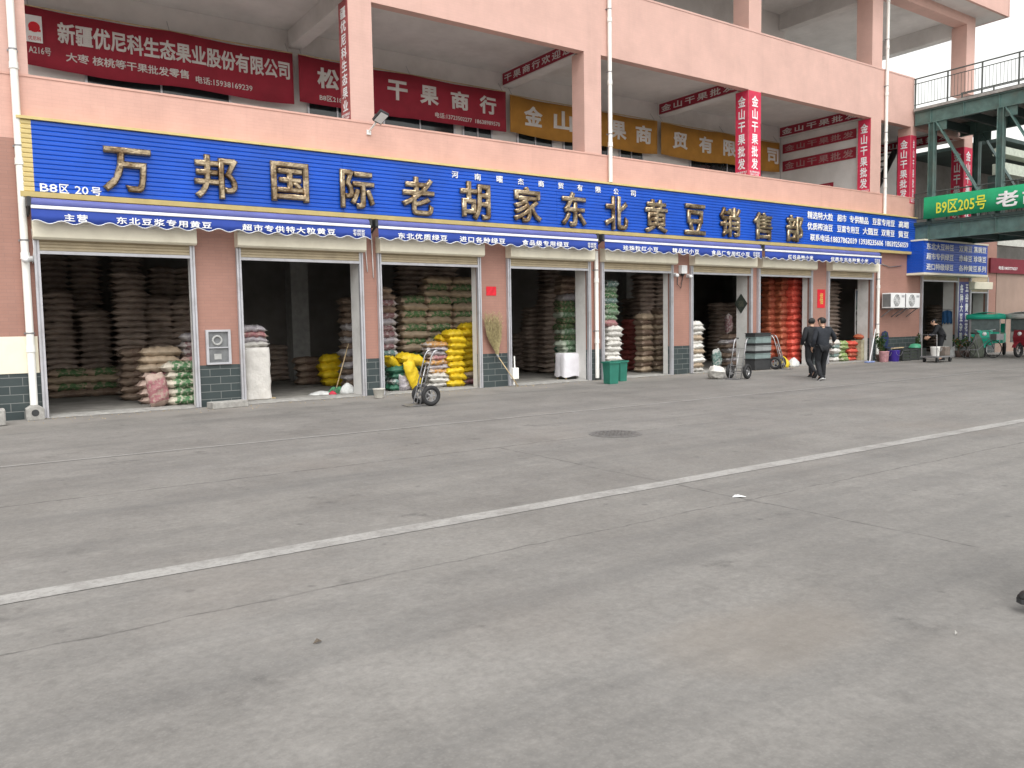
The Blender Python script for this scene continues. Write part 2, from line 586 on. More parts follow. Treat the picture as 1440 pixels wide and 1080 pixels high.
MB().box(XL, 30.1, -.012, .22, 5.98, 6.02).build('parapet_cap', WALL_MID, B)
MB().box(XL, 29.9, 0, .25, 8.6, 10.34).build('parapet', WALL_UP, B)
MB().box(XL, 29.9, -.012, .262, 10.34, 10.39).build('parapet_cap', WALL_UP, B)
MB().box(29.9, 34.3, 0, .25, 8.6, 9.18).build('edge_beam', WALL_UP, B)
COLX = [(-5.7 + 6.5, 1.4 - .02)] + [(7.40, 7.95), (13.97, 14.55), (20.52, 21.10), (27.12, 27.75), (33.65, 34.30)]
COLX[0] = (.82, 1.38)
for a, b in COLX:
    MB().box(a, b, .0, .5, 6.02, 8.6).build('gallery_column', WALL_UP, B)
    MB().box(a, b, .0, .6, 10.39, 13.05).build('gallery_column', WALL_UP, B)
    MB().box(a + .1, b - .1, .5, 3.98, 8.67, 9.1).build('cross_beam', CEIL, B)
    MB().box(a + .1, b - .1, .6, 3.98, 12.78, 13.4).build('cross_beam', CEIL, B)
MB().box(29.72, 30.1, .0, .5, 6.02, 8.6).build('gallery_column', WALL_UP, B)
MB().box(XL, 36, .5, 14, 4.9, 5.05).build('gallery_floor', CEIL, B)
MB().box(XL, 36, .25, 14, 9.1, 9.25).build('gallery_floor', CEIL, B)
MB().box(XL, 34.3, 0, .5, 13.05, 13.4).build('roof_beam', WALL_UP, B)
rf = MB().box(XL, 35.25, -.70, 14, 13.4, 13.55).build('roof', CEIL, B)
MB().box(XL, 35.27, -.80, -.7, 13.4, 14.6).box(35.25, 35.35, -.80, 14, 13.4, 14.6).build('fascia', WALL_UP, rf)
# gallery back walls with their windows
bw = MB().box(XL, 36.6, 4.0, 4.2, 5.05, 9.1).build('gallery_back_wall', CEIL, B)
bw3 = MB().box(XL, 27.6, 4.0, 4.2, 9.25, 13.4).build('gallery_back_wall', CEIL, B)
def window(x0, x1, z0, z1, par):
    f = MB()
    f.box(x0, x0 + .05, 3.94, 4.0, z0, z1).box(x1 - .05, x1, 3.94, 4.0, z0, z1).box(x0 + .05, x1 - .05, 3.94, 4.0, z1 - .05, z1).box(x0 + .05, x1 - .05, 3.94, 4.0, z0, z0 + .05)
    f.box((x0 + x1) / 2 - .02, (x0 + x1) / 2 + .02, 3.945, 4.0, z0 + .05, z1 - .05)
    fr = f.build('window', RAIL, par)
    MB().box(x0 + .05, x1 - .05, 3.965, 3.998, z0 + .05, z1 - .05).build('pane', GLASS, fr)
for x0, x1, z0, z1 in ((2.8, 6.0, 5.1, 7.5), (7.95, 9.6, 5.1, 7.6), (10.1, 12.4, 5.1, 7.5), (12.65, 13.7, 5.1, 7.5), (14.6, 16.0, 5.1, 7.6), (16.4, 18.3, 5.1, 7.6), (18.8, 19.9, 5.1, 7.5), (22.2, 26.2, 5.1, 7.5)):
    window(x0, x1, z0, z1, bw)
for x0, x1 in ((14.8, 16.6), (17.2, 19.8), (21.8, 25.2)):
    window(x0, x1, 9.3, 12.0, bw3)
# a stairwell partition and pale panel seen deep in the gallery
MB().box(27.35, 27.5, .62, 3.96, 5.06, 8.66).build('stair_partition', CEIL, B)
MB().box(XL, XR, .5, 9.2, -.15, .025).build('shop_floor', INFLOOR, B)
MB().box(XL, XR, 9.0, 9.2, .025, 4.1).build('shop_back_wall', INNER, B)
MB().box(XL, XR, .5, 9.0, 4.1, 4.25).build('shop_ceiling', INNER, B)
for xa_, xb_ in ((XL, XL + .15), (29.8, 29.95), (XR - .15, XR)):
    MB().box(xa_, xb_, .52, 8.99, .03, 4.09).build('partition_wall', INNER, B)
for x in (.9, 8.0, 14.4, 20.8, 27.3, 33.6):
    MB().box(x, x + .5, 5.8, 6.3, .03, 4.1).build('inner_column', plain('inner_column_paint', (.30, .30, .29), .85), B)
# thresholds: broken concrete strip between shop floor and yard
for a, b in SHOPS[:10]:
    t = MB()
    n0 = 22
    for i in range(n0 + 1):
        x = a + (b - a) * i / n0
        t.v += [(x, -.10 + random.uniform(-.07, .05), .006), (x, .12, .026), (x, .501, .027)]
    for i in range(n0):
        k = 3 * i
        t.f += [(k, k + 3, k + 4, k + 1), (k + 1, k + 4, k + 5, k + 2)]
    t.build('threshold', CONCB, B)
# roller shutters
for i, (a, b) in enumerate(SHOPS):
    if i in (0, 10):
        z = 2.5 if i == 10 else 2.92
    else:
        z = 2.92
    sh = MB()
    n_s, zb, zt = 5, z + .055, 3.26
    prof = []
    for k in range(n_s + 1):
        zz = zb + (zt - zb) * k / n_s
        prof += [(-.050, zz), (-.066, zz + .012)] if k < n_s else [(-.05, zz)]
        if k < n_s:
            prof += [(-.066, zz + (zt - zb) / n_s - .014)]
    prof = prof + [(-.03, zt), (-.03, zb)]
    s_ = MB().prism_x(prof, a + .01, b - .01).build('roller_shutter', SLAT, B)
    MB().box(a + .01, b - .01, -.078, -.028, z, z + .055).build('bottom_bar', RAIL, s_)
    if i == 10:
        MB().prism_x([(0, z + .12), (-.24, z + .16), (-.25, z + .44), (0, z + .48)], a - .05, b + .05).build('shutter_housing', CREAM, s_, bevel=.01)
    else:
        MB().prism_x([(-.002, 3.17), (-.20, 3.165), (-.25, 3.20), (-.25, 3.44), (-.2, 3.52), (-.002, 3.53)], a - .055, b + .06).build('shutter_housing', CREAM, s_, bevel=.008)
    for x in (a - .045, b - .045):
        MB().box(x, x + .035, -.085, -.001, .01, 3.16).box(x + .035, x + .055, -.06, -.001, .01, 3.16).box(x + .055, x + .09, -.085, -.001, .01, 3.16).build('guide_rail', RAIL, s_)

# ------------------------------------------------------------------ downpipes
def pipe(x, y, z0, z1, label, foot=True, r=.062):
    o = thing('downpipe', label, 'pipe', (x, y, z0), 0, 'white plastic rainwater pipes')
    MB().tube([(x, y, z0), (x, y, z1)], r, 14, False).build('pipe_run', PVC, o, smooth=True)
    z = z0 + .95
    while z < z1 - .3:
        MB().tube([(x, y, z), (x, y, z + .10)], r + .010, 14).tube([(x, y, z - .012), (x, y, z)], r + .016, 14).build('pipe_socket', PVC, o, smooth=False)
        MB().box(x - r - .02, x + r + .02, -.02, -.001, z + .3, z + .33).tube([(x + .0, y, z + .302), (x, y, z + .328)], r + .006, 14).build('pipe_clip', GREY, o)
        z += 1.62
    return o
pipe(1.16, -.10, .26, 14, 'white rainwater pipe at the left end beside the first shop')
pipe(14.27, -.075, .06, 3.45, 'short white rainwater pipe standing between the fourth and fifth shops', r=.055)
pipe(14.80, -.075, 5.30, 13.39, 'white rainwater pipe rising from the long blue sign past an orange banner', r=.055)
pipe(27.62, -.075, .06, 3.75, 'white rainwater pipe beside the two air conditioners', r=.055)
pipe(27.95, -.075, 5.28, 13.39, 'white rainwater pipe rising beside the red column strip at the far end', r=.055)
pb = thing('pipe_base_block', 'small concrete block with a drain hole under the left rainwater pipe', 'concrete block', (1.16, -.15, 0))
MB().prism_y([(1.02, .0), (1.30, .0), (1.30, .2), (1.22, .255), (1.10, .255), (1.02, .2)], -.28, -.02).build('block', CONCB, pb, bevel=.008)
MB().lathe((1.16, -.2805, .13), (0, -1, 0), [(0, .06), (.004, .06), (.0045, .02)], 14).build('drain_hole', DARK, pb)

# ------------------------------------------------------------------ long blue sign
def planks(x0, x1, y, z0, z1, pitch, depth=.018):
    n = round((z1 - z0) / pitch)
    p = (z1 - z0) / n
    prof = [(y, z0)]
    for i in range(n):
        z = z0 + i * p
        prof += [(y - depth, z + .012), (y - depth, z + p - .02), (y - .003, z + p - .004)]
    prof += [(y, z1)]
    prof += [(-.004, z1), (-.004, z0)]
    return MB().prism_x(prof, x0, x1)
S = thing('shop_sign', 'long blue planked shop sign with big bronze Chinese characters and yellow edging', 'sign', (1.17, 0, 3.9))
SY = -.13
sj = [1.36, 7.1, 12.9, 18.75, 24.5, 29.98]
for a_, b_ in zip(sj, sj[1:]):
    planks(a_, b_ - .006, SY + random.uniform(-.004, .004), 3.99, 5.22, .0821).build('plank_panel', BLUE, S)
planks(1.16, 1.36, SY - .002, 3.99, 5.22, .0821).build('yellow_end_panel', YELLOWTRIM, S)
MB().prism_x([(-.004, 5.22), (SY - .06, 5.222), (SY - .06, 5.27), (-.03, 5.30), (-.004, 5.30)], 1.14, 30.0).build('top_trim', YELLOWTRIM, S)
MB().prism_x([(-.004, 3.99), (-.004, 3.90), (SY - .04, 3.895), (SY - .055, 3.985)], 1.14, 30.0).build('bottom_trim', YELLOWTRIM, S)
TY = SY - .02
big = (('万', 2.43, 3.27, 4.07, 4.89), ('邦', 4.03, 4.87, 4.07, 4.92), ('国', 5.52, 6.32, 4.13, 4.93), ('际', 7.01, 7.81, 4.09, 4.91), ('老', 8.46, 9.30, 4.04, 4.90),
       ('胡', 10.0, 10.84, 4.02, 4.92), ('家', 11.51, 12.38, 4.05, 4.93), ('东', 13.01, 13.84, 4.03, 4.92), ('北', 14.48, 15.3, 4.02, 4.92), ('黄', 15.93, 16.82, 4.02, 4.94),
       ('豆', 17.51, 18.37, 4.04, 4.92), ('销', 19.0, 19.93, 4.05, 4.93), ('售', 20.53, 21.43, 4.04, 4.88), ('部', 22.15, 23.0, 4.04, 4.90))
for ch, x0, x1, z0, z1 in big:
    text('bronze_character', ch, GOLD, (x0, TY + .004, z0), XP, x1 - x0, z1 - z0, S, depth=.10, bold=.030, res=3, ext=.03)
for i, ch in enumerate('河南曜杰商贸有限公司'):
    x = 9.80 + i * (15.45 - 9.80) / 9
    text('small_white_character', ch, LETTER, (x, TY, 4.965), XP, .18, .16, S, depth=.02, bold=.02)
text('lettering', 'B8', LETTER, (1.44, TY, 3.995), XP, .27, .145, S, depth=.012, bold=.012)
text('lettering', '区', LETTER, (1.74, TY, 3.99), XP, .15, .16, S, depth=.012, bold=.02)
text('lettering', '20', LETTER, (1.98, TY, 3.995), XP, .22, .14, S, depth=.012, bold=.012)
text('lettering', '号', LETTER, (2.24, TY, 3.985), XP, .17, .155, S, depth=.012, bold=.02)
row1 = (('精选特大粒', 23.30, 24.70), ('超市', 24.95, 25.48), ('专供精品', 25.66, 26.80), ('豆浆专用豆', 27.05, 28.48), ('高端', 28.74, 29.42))
row2 = (('优质榨油豆', 23.30, 24.70), ('豆腐专用豆', 24.95, 26.25), ('大圆豆', 26.46, 27.42), ('双青豆', 27.62, 28.48), ('黄豆', 28.72, 29.42))
for row, z in ((row1, 4.83), (row2, 4.47)):
    for t_, a, b in row:
        text('lettering', t_, LETTER, (a, TY, z), XP, b - a, .25, S, depth=.012, bold=.022)
text('lettering', '联系电话:', LETTER, (23.46, TY, 4.12), XP, 1.12, .23, S, depth=.012, bold=.022)
for t_, a, b in (('18837862039', 24.62, 26.12), ('13938235606', 26.25, 27.75), ('18039256059', 27.90, 29.40)):
    text('lettering', t_, LETTER, (a, TY, 4.12), XP, b - a, .20, S, depth=.012, bold=.02)

# ------------------------------------------------------------------ awnings
def awning(x0, x1, label, texts, small):
    o = thing('folded_awning', label, 'awning', (x0, -.25, 3.4), 0, 'folded blue awnings')
    roll = MB()
    prof = []
    for k in range(13):
        a = R(-100 + 200 * k / 12)
        prof.append((-.36 - .10 * math.cos(a), 3.765 + .085 * math.sin(a)))
    roll.prism_x(prof, x0 + .03, x1 - .03)
    roll.build('fabric_roll', AWNROLL, o, smooth=False)
    MB().box(x0 + .02, x1 - .02, -.50, -.462, 3.655, 3.712).build('front_bar', WHITE, o, bevel=.008)
    va = MB()
    N = int((x1 - x0) / .045)
    def bot(x):
        return 3.435 + .028 * math.sin((x - x0) * 2 * math.pi / .38) + .006 * math.sin(x * 3.1)
    for i in range(N + 1):
        x = x0 + .02 + (x1 - x0 - .04) * i / N
        yw = -.482 + .006 * math.sin(x * 2.3) + .004 * math.sin(x * 7.9)
        va.v += [(x, -.482, 3.66), (x, yw - .003, 3.54), (x, yw, bot(x)), (x, -.476, 3.66), (x, yw + .003, 3.54), (x, yw + .006, bot(x))]
    for i in range(N):
        k = 6 * i
        va.f += [(k, k + 1, k + 7, k + 6), (k + 1, k + 2, k + 8, k + 7), (k + 3, k + 9, k + 10, k + 4), (k + 4, k + 10, k + 11, k + 5), (k + 2, k + 5, k + 11, k + 8)]
    v_ = va.build('valance', AWN, o, smooth=True)
    pts = []
    for i in range(N + 1):
        x = x0 + .02 + (x1 - x0 - .04) * i / N
        pts.append((x, -.484 + .006 * math.sin(x * 2.3), bot(x) + .004))
    MB().tube(pts, .008, 5).build('white_piping', WHITE, v_, smooth=True)
    for x in (x0 + .0, x1 - .0):
        MB().box(x - .03, x + .03, -.46, -.001, 3.70, 3.86).tube([(x, -.42, 3.72), (x, -.20, 3.60), (x, -.03, 3.58)], .025, 8).build('bracket_arm', DARK, o)
    MB().box(x0 + .1, x1 - .1, -.30, -.24, 3.72, 3.80).build('cassette_bar', GREY, o)
    for t_, a, b in texts:
        text('lettering', t_, LETTER, (a, -.496, 3.46), XP, b - a, .13, v_, depth=.003, bold=.022, spacing=1.22)
    text('lettering', '老胡家\n专供豆', LETTER, (small[0], -.496, 3.47), XP, small[1] - small[0], .14, v_, depth=.003, bold=.01)
awning(1.24, 7.58, 'leftmost folded blue awning over the first and second shops', (('主营', 1.75, 2.12), ('东北豆浆专用黄豆', 2.58, 4.24), ('超市专供特大粒黄豆', 4.82, 6.75)), (7.14, 7.42))
awning(7.72, 14.0, 'folded blue awning over the sack shop with yellow sacks', (('东北优质绿豆', 8.20, 9.45), ('进口各种绿豆', 9.78, 11.05), ('食品级专用绿豆', 11.55, 13.0)), (13.62, 13.92))
awning(14.2, 20.60, 'folded blue awning over the fifth and sixth shops, right of the middle pipe', (('珍珠粒红小豆', 14.85, 16.15), ('精品红小豆', 16.70, 17.78), ('食品厂专用红小豆', 18.3, 20.0)), (20.15, 20.48))
awning(20.72, 27.12, 'rightmost folded blue awning over the red sack shop', (('红谷品种小米', 21.85, 23.15), ('优质东北各种黄小米', 24.10, 26.28)), (26.66, 27.0))

# ------------------------------------------------------------------ corner sign under the bridge
S2 = thing('corner_sign', 'boxed blue sign with three rows of white characters under the footbridge', 'sign', (29.62, 0, 3.2))
S2y = -.62
pl = MB()
def pl2(x0, x1, yf, z0, z1):
    n = 12
    p = (z1 - z0) / n
    pr = [(yf, z0)]
    for i in range(n):
        z = z0 + i * p
        pr += [(yf - .016, z + .012), (yf - .016, z + p - .02), (yf - .003, z + p - .004)]
    return pr + [(yf, z1), (-.004, z1), (-.004, z0)]
MB().prism_x(pl2(29.62, 34.42, S2y, 3.20, 4.36), 29.62, 34.42).build('plank_panel', BLUE, S2)
e = MB()
for i in range(12):
    z = 3.20 + i * .0967
    e.box(29.606, 29.619, S2y, -.006, z + .008, z + .086)
e.build('side_panel', BLUE, S2)
MB().box(29.59, 34.44, S2y - .05, -.003, 3.12, 3.197).build('bottom_trim', CREAM, S2)
MB().box(29.59, 34.44, S2y - .05, -.003, 4.363, 4.42).build('top_trim', CREAM, S2)
for z, ts in ((4.04, (('东北大豆种豆', 29.80, 31.75), ('双青豆 黑豌豆', 32.15, 34.30))), (3.67, (('超市专供绿豆', 29.80, 31.75), ('赤峰豆 珍珠豆', 32.15, 34.30))), (3.29, (('进口特级绿豆', 29.80, 31.75), ('各种黄豆系列', 32.15, 34.30)))):
    for t_, a, b in ts:
        text('lettering', t_, LETTER, (a, S2y - .018, z), XP, b - a, .25, S2, depth=.012, bold=.022)

# ------------------------------------------------------------------ banners in the galleries
def cloth_y(u, wv, amp, p1, p2):
    return amp * (.35 + .65 * (1 - wv)) * math.sin(7 * u + p1) + amp * .55 * math.sin(19 * u + p2 + 1.5 * wv) + amp * .35 * math.sin(31 * u - p1 + 4 * wv)
def wavy(x0, x1, y, z0, z1, amp=.022, sag=.04, seed=0, th=.006):
    rnd = random.Random(seed)
    p1, p2 = rnd.uniform(0, 6), rnd.uniform(0, 6)
    m = MB()
    N = max(8, int((x1 - x0) / .10))
    for i in range(N + 1):
        u = i / N
        x = x0 + (x1 - x0) * u
        for k in range(4):
            wv = k / 3
            z = z0 + (z1 - z0) * wv - sag * abs(math.sin(2 * math.pi * u)) + (.02 * math.sin(11 * u + p1) if k == 0 else 0)
            yy = y + cloth_y(u, wv, amp, p1, p2)
            m.v += [(x, yy, z), (x, yy + th, z)]
    for i in range(N):
        for k in range(3):
            a, b = 8 * i + 2 * k, 8 * (i + 1) + 2 * k
            m.f += [(a, b, b + 2, a + 2), (a + 1, a + 3, b + 3, b + 1)]
        m.f += [(8 * i, 8 * i + 1, 8 * i + 9, 8 * i + 8), (8 * i + 6, 8 * i + 14, 8 * i + 15, 8 * i + 7)]
    m.f += [(0, 2, 3, 1), (2, 4, 5, 3), (4, 6, 7, 5)]
    b = 8 * N
    m.f += [(b, b + 1, b + 3, b + 2), (b + 2, b + 3, b + 5, b + 4), (b + 4, b + 5, b + 7, b + 6)]
    m.par = (x0, x1, y, z0, z1, amp, p1, p2)
    return m
CLOTH = {}
def press_on(o):
    """lay the lettering of a banner on its wrinkled cloth"""
    x0, x1, y, z0, z1, amp, p1, p2 = CLOTH[o.name]
    off = ORG[o.name]
    for c in bpy.data.objects:
        if c.parent == o and c.name.startswith('lettering'):
            for v in c.data.vertices:
                X_, Z_ = v.co.x + off.x, v.co.z + off.z
                v.co.y += (y - .006) - BY + cloth_y((X_ - x0) / (x1 - x0), max(0, min(1, (Z_ - z0) / (z1 - z0))), amp, p1, p2)
def banner(x0, x1, z0, z1, mat, label, seed):
    o = thing('hanging_banner', label, 'banner', (x0, 3.7, z0))
    wm = wavy(x0, x1, 3.72, z0, z1, seed=seed)
    wm.build('banner_cloth', mat, o, smooth=True)
    CLOTH[o.name] = wm.par
    MB().tube([(x0, 3.74, z1 + .01), (x1, 3.74, z1 + .01)], .015, 6).build('top_batten', WOOD, o)
    for x in (x0 + .1, (x0 + x1) / 2, x1 - .1):
        MB().tube([(x, 3.74, z1), (x, 3.97, z1 + .3)], .006, 5).build('hanging_cord', GREY, o)
    return o
BY = 3.685
b1 = banner(1.66, 7.52, 7.22, 8.46, MAROON, 'long maroon banner with a white logo square at the left end of the gallery', 1)
text('lettering', '新疆优尼科生态果业股份有限公司', BLETTER, (2.28, BY, 7.78), XP, 5.15, .46, b1, bold=.03, depth=.004)
text('lettering', '大枣 核桃等干果批发零售', BLETTER, (2.42, BY, 7.42), XP, 2.55, .20, b1, bold=.018, depth=.004)
text('lettering', '电话:15938169239', BLETTER, (5.12, BY, 7.36), XP, 1.35, .17, b1, bold=.012, depth=.004)
text('lettering', 'A216号', BLETTER, (1.72, BY, 7.48), XP, .42, .17, b1, bold=.012, depth=.004)
lg = MB().box(1.68, 1.99, BY - .022, BY - .018, 7.70, 8.26).build('logo_panel', WHITE, b1)
MB().lathe((1.84, BY - .0225, 8.02), (0, -1, 0), [(0, .11), (.003, .11), (.0035, .05)], 16).box(1.74, 1.96, BY - .026, BY - .0225, 7.93, 7.98).build('logo_emblem', PAPERRED, lg)
text('lettering', '优尼科', PAPERRED, (1.72, BY - .022, 7.74), XP, .24, .09, lg, bold=.01, depth=.002)
b2 = banner(7.66, 14.05, 7.30, 8.46, MAROON, 'maroon banner with widely spaced grey characters behind the second gallery column', 2)
for ch, u in (('松', 463), ('鼠', 511), ('干', 560), ('果', 604), ('商', 647), ('行', 686)):
    x = px(u, 140, 3.7)[0]
    text('lettering', ch, BLETTER, (x - .30, BY, 7.72), XP, .60, .52, b2, bold=.035, depth=.004)
text('lettering', 'B8区218号', BLETTER, (8.2, BY, 7.40), XP, .8, .15, b2, bold=.012, depth=.004)
text('lettering', '电话:13723502277  18638989570', BLETTER, (11.6, BY, 7.40), XP, 2.2, .15, b2, bold=.012, depth=.004)
b3 = banner(14.2, 20.35, 7.30, 8.40, ORANGEB, 'orange banner with grey characters behind the white pipe', 3)
for ch, u in (('金', 751), ('山', 792), ('干', 832), ('果', 870), ('商', 906)):
    x = px(u, 175, 3.7)[0]
    text('lettering', ch, BLETTER, (x - .36, BY, 7.58), XP, .72, .60, b3, bold=.035, depth=.004)
b4 = banner(20.55, 27.0, 7.30, 8.40, ORANGEB, 'orange banner with grey characters at the right end of the gallery', 4)
for ch, u in (('贸', 957), ('有', 993), ('限', 1026), ('公', 1060), ('司', 1088)):
    x = px(u, 205, 3.7)[0]
    text('lettering', ch, BLETTER, (x - .36, BY, 7.58), XP, .72, .58, b4, bold=.035, depth=.004)
b5 = banner(14.9, 17.0, 11.2, 12.2, MAROON, 'dark maroon banner hanging in the top gallery', 5)
text('lettering', '干果批发', BLETTER, (15.1, BY, 11.5), XP, 1.7, .4, b5, bold=.03, depth=.004)

for b_ in (b1, b2, b3, b4, b5):
    press_on(b_)
def column_strip(x0, x1, z0, z1, chars, side, front, label, mat=REDB):
    o = thing('column_banner', label, 'banner', (x0, -.006, z0), 0, 'vertical banners on gallery columns')
    n = len(chars)
    st = '\n'.join(chars)
    if side:
        s_ = MB().box(x0 - .008, x0 - .002, .01, .49, z0, z1).build('side_strip', mat, o)
        text('lettering', st, LETTER, (x0 - .009, .40, z0 + .22), YM, .29, z1 - z0 - .36, s_, depth=.003, bold=.025, line=1.1)
        text('lettering', '批发零售电话\n13803712668', LETTER, (x0 - .009, .46, z0 + .04), YM, .42, .13, s_, depth=.003, bold=.01)
    if front:
        s_ = MB().box(x0, x1, -.008, -.002, z0, z1).build('front_strip', mat, o)
        text('lettering', st, LETTER, (x0 + .14, -.009, z0 + .22), XP, x1 - x0 - .27, z1 - z0 - .36, s_, depth=.003, bold=.025, line=1.1)
        text('lettering', '批发零售电话\n13803712668', LETTER, (x0 + .06, -.009, z0 + .04), XP, x1 - x0 - .12, .13, s_, depth=.003, bold=.01)
column_strip(7.40, 7.95, 6.03, 8.59, '疆优尼科生态果业', True, False, 'narrow faded red strip on the side of the second gallery column', plain('banner_faded', (.36, .09, .09), .7, var=.3, scale=4))
column_strip(20.52, 21.10, 5.99, 8.58, '金山干果批发', True, True, 'bright red banner wrapped round the gallery column above the bronze characters')
column_strip(27.12, 27.75, 5.95, 8.58, '金山干果批发', True, False, 'red banner on the column side left of the right rainwater pipe')
column_strip(29.72, 30.1, 5.80, 8.30, '金山干果批发', True, True, 'red banner on the last column at the end of the pink parapet')
column_strip(33.65, 34.30, 5.30, 8.30, '金山干果批发', True, True, 'dark red banner on the column behind the footbridge truss')
def beam_strip(x, y0, y1, z0, z1, st, label):
    o = thing('beam_banner', label, 'banner', (x, y1, z0), 0, 'red banners on the gallery beams')
    s_ = MB().box(x - .01, x - .003, y0, y1, z0, z1).build('strip', MAROON if x < 14 else plain('banner_crimson', (.26, .015, .035), .7, var=.12), o)
    text('lettering', st, BLETTER, (x - .011, y1 - .1, z0 + .06), YM, y1 - y0 - .2, z1 - z0 - .12, s_, depth=.003, bold=.02, spacing=1.35)
beam_strip(14.07, .52, 3.9, 8.70, 9.04, '干果商行欢迎您', 'maroon banner along the beam beside the first orange banner')
beam_strip(20.62, .52, 3.9, 8.69, 9.04, '金山干果批发', 'red banner along the beam leading to the bright red column')
beam_strip(27.22, .52, 3.9, 8.69, 9.04, '金山干果批发', 'red banner along the beam next to the right rainwater pipe')
beam_strip(33.75, .52, 3.9, 8.69, 9.04, '金山干果批发', 'red banner along the beam behind the footbridge')
gx = 27.34
for k, (z0, z1, y0, y1, nm) in enumerate(((8.05, 8.40, .7, 3.85, 'upper'), (7.35, 7.75, .7, 3.85, 'middle'), (6.3, 6.62, 1.6, 3.85, 'lower'))):
    o = thing('partition_banner', 'dim red banner on the gallery partition, %s of three' % nm, 'banner', (gx, y1, z0))
    s_ = MB().box(gx - .012, gx - .002, y0, y1, z0, z1).build('strip', MAROON, o)
    text('lettering', '金山干果批发', plain('banner_dull', (.36, .2, .2), .8), (gx - .013, y1 - .1, z0 + .06), YM, y1 - y0 - .2, z1 - z0 - .12, s_, depth=.003, bold=.02, spacing=1.3)

# floodlight on the parapet
fl = thing('floodlight', 'small black and white floodlight on the parapet corner beside a gallery column', 'floodlight', (7.85, -.02, 5.8))
MB().tube([(7.80, -.003, 5.80), (7.82, -.12, 5.86), (7.86, -.26, 5.96)], .022, 8).box(7.75, 7.85, -.03, -.002, 5.74, 5.84).build('arm', WHITE, fl)
Mx = Matrix.Translation((7.92, -.38, 6.06)) @ Matrix.Rotation(R(-38), 4, 'X') @ Matrix.Rotation(R(20), 4, 'Z')
MB().obox(Mx, .24, .30, .07).build('lamp_head', DARK, fl, bevel=.01)
MB().obox(Mx @ Matrix.Translation((0, 0, -.0375)), .20, .25, .004).build('lamp_glass', WHITE, fl)

# ------------------------------------------------------------------ footbridge
BR = thing('footbridge', 'green steel truss footbridge on two levels crossing from the gallery', 'bridge', (31.6, 0, 4.4))
Y0, Y1, XA, XB = -.05, -17.0, 29.9, 33.2
for x in (XA, XB):
    for z0, z1 in ((8.62, 9.12), (4.40, 4.95)):
        t = .16
        m = MB()
        m.box(x - .012, x + .012, Y1, Y0, z0 + .03, z1 - .03).box(x - t / 2, x + t / 2, Y1, Y0, z1 - .03, z1).box(x - t / 2, x + t / 2, Y1, Y0, z0, z0 + .03)
        yy = Y0 - .6
        while yy > Y1:
            m.box(x - t / 2 + .01, x - .013, yy - .012, yy + .012, z0 + .031, z1 - .031)
            yy -= 1.18
        m.build('edge_beam', GREENST, BR)
    yp = -.72
    while yp > Y1:
        m = MB().box(x - .012, x + .012, yp - .09, yp + .09, 4.951, 8.619).box(x - .12, x - .013, yp - .10, yp - .08, 4.951, 8.619).box(x - .12, x - .013, yp + .08, yp + .10, 4.951, 8.619).box(x + .013, x + .12, yp - .1, yp - .08, 4.951, 8.619).box(x + .013, x + .12, yp + .08, yp + .1, 4.951, 8.619)
        m.build('post', GREENST, BR)
        if yp - 2.36 > Y1:
            m = MB()
            for dx in (-.045, .045):
                m.bar((x + dx, yp - .16, 8.60), (x + dx, yp - 2.2, 4.97), .03, .15, (1, 0, 0))
            m.build('diagonal', GREENST, BR)
            MB().box(x - .02, x + .02, yp - .5, yp - .11, 8.3, 8.618).build('gusset', GREENST, BR)
        yp -= 2.36
for z in (9.14, 4.96):
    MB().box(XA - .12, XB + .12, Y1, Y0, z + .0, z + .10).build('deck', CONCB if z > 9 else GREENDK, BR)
yy = -.4
while yy > Y1:
    for z in (8.66, 4.44):
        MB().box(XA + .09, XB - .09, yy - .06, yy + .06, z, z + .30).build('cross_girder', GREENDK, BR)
    yy -= 1.18
for x, z in ((XA - .05, 9.24), (XB + .05, 9.24), (XA + .1, 5.06), (XB - .1, 5.06)):
    m = MB()
    m.tube([(x, Y0 + .02, z + 1.08), (x, Y1, z + 1.08)], .026, 8).tube([(x, Y0 + .02, z + .90), (x, Y1, z + .90)], .016, 6).tube([(x, Y0 + .02, z + .14), (x, Y1, z + .14)], .016, 6)
    yy = Y0 - .02
    k = 0
    while yy > Y1:
        if k % 10 == 0:
            m.box(x - .022, x + .022, yy - .022, yy + .022, z - .0, z + 1.08)
        else:
            m.tube([(x, yy, z + .14), (x, yy, z + .90)], .008, 5)
        yy -= .118
        k += 1
    m.build('railing', plain('rail_dark', (.09, .10, .095), .5), BR)
for x in (XA, XB):
    MB().box(x - .2, x + .2, Y1 + .2, Y1 + .6, 0, 4.39).build('pier', CONCB, BR)
gb = thing('bridge_banner', 'bright green banner with yellow and white writing hung on the footbridge', 'banner', (29.75, -.6, 5.1))
sb = MB()
N = 60
for i in range(N + 1):
    y = -.55 - 12.0 * i / N
    for k, z in enumerate((5.14, 5.5, 5.93)):
        xx = 29.70 + .012 * math.sin(y * 2.1 + k) + .008 * math.sin(y * 5)
        sb.v += [(xx, y, z), (xx + .006, y, z)]
for i in range(N):
    a, b = 6 * i, 6 * i + 6
    for k in (0, 2):
        sb.f += [(a + k, b + k, b + k + 2, a + k + 2), (a + k + 1, a + k + 3, b + k + 3, b + k + 1)]
    sb.f += [(a, a + 1, b + 1, b), (a + 4, b + 4, b + 5, a + 5)]
sb.build('banner_cloth', GREENB, gb, smooth=True)
text('lettering', 'B9区205号', YTXT, (29.685, -1.02, 5.26), YM, 1.72, .48, gb, depth=.004, bold=.012)
text('lettering', '老胡家东北黄豆', LETTER, (29.685, -3.05, 5.22), YM, 5.6, .56, gb, depth=.004, bold=.03, spacing=1.25)
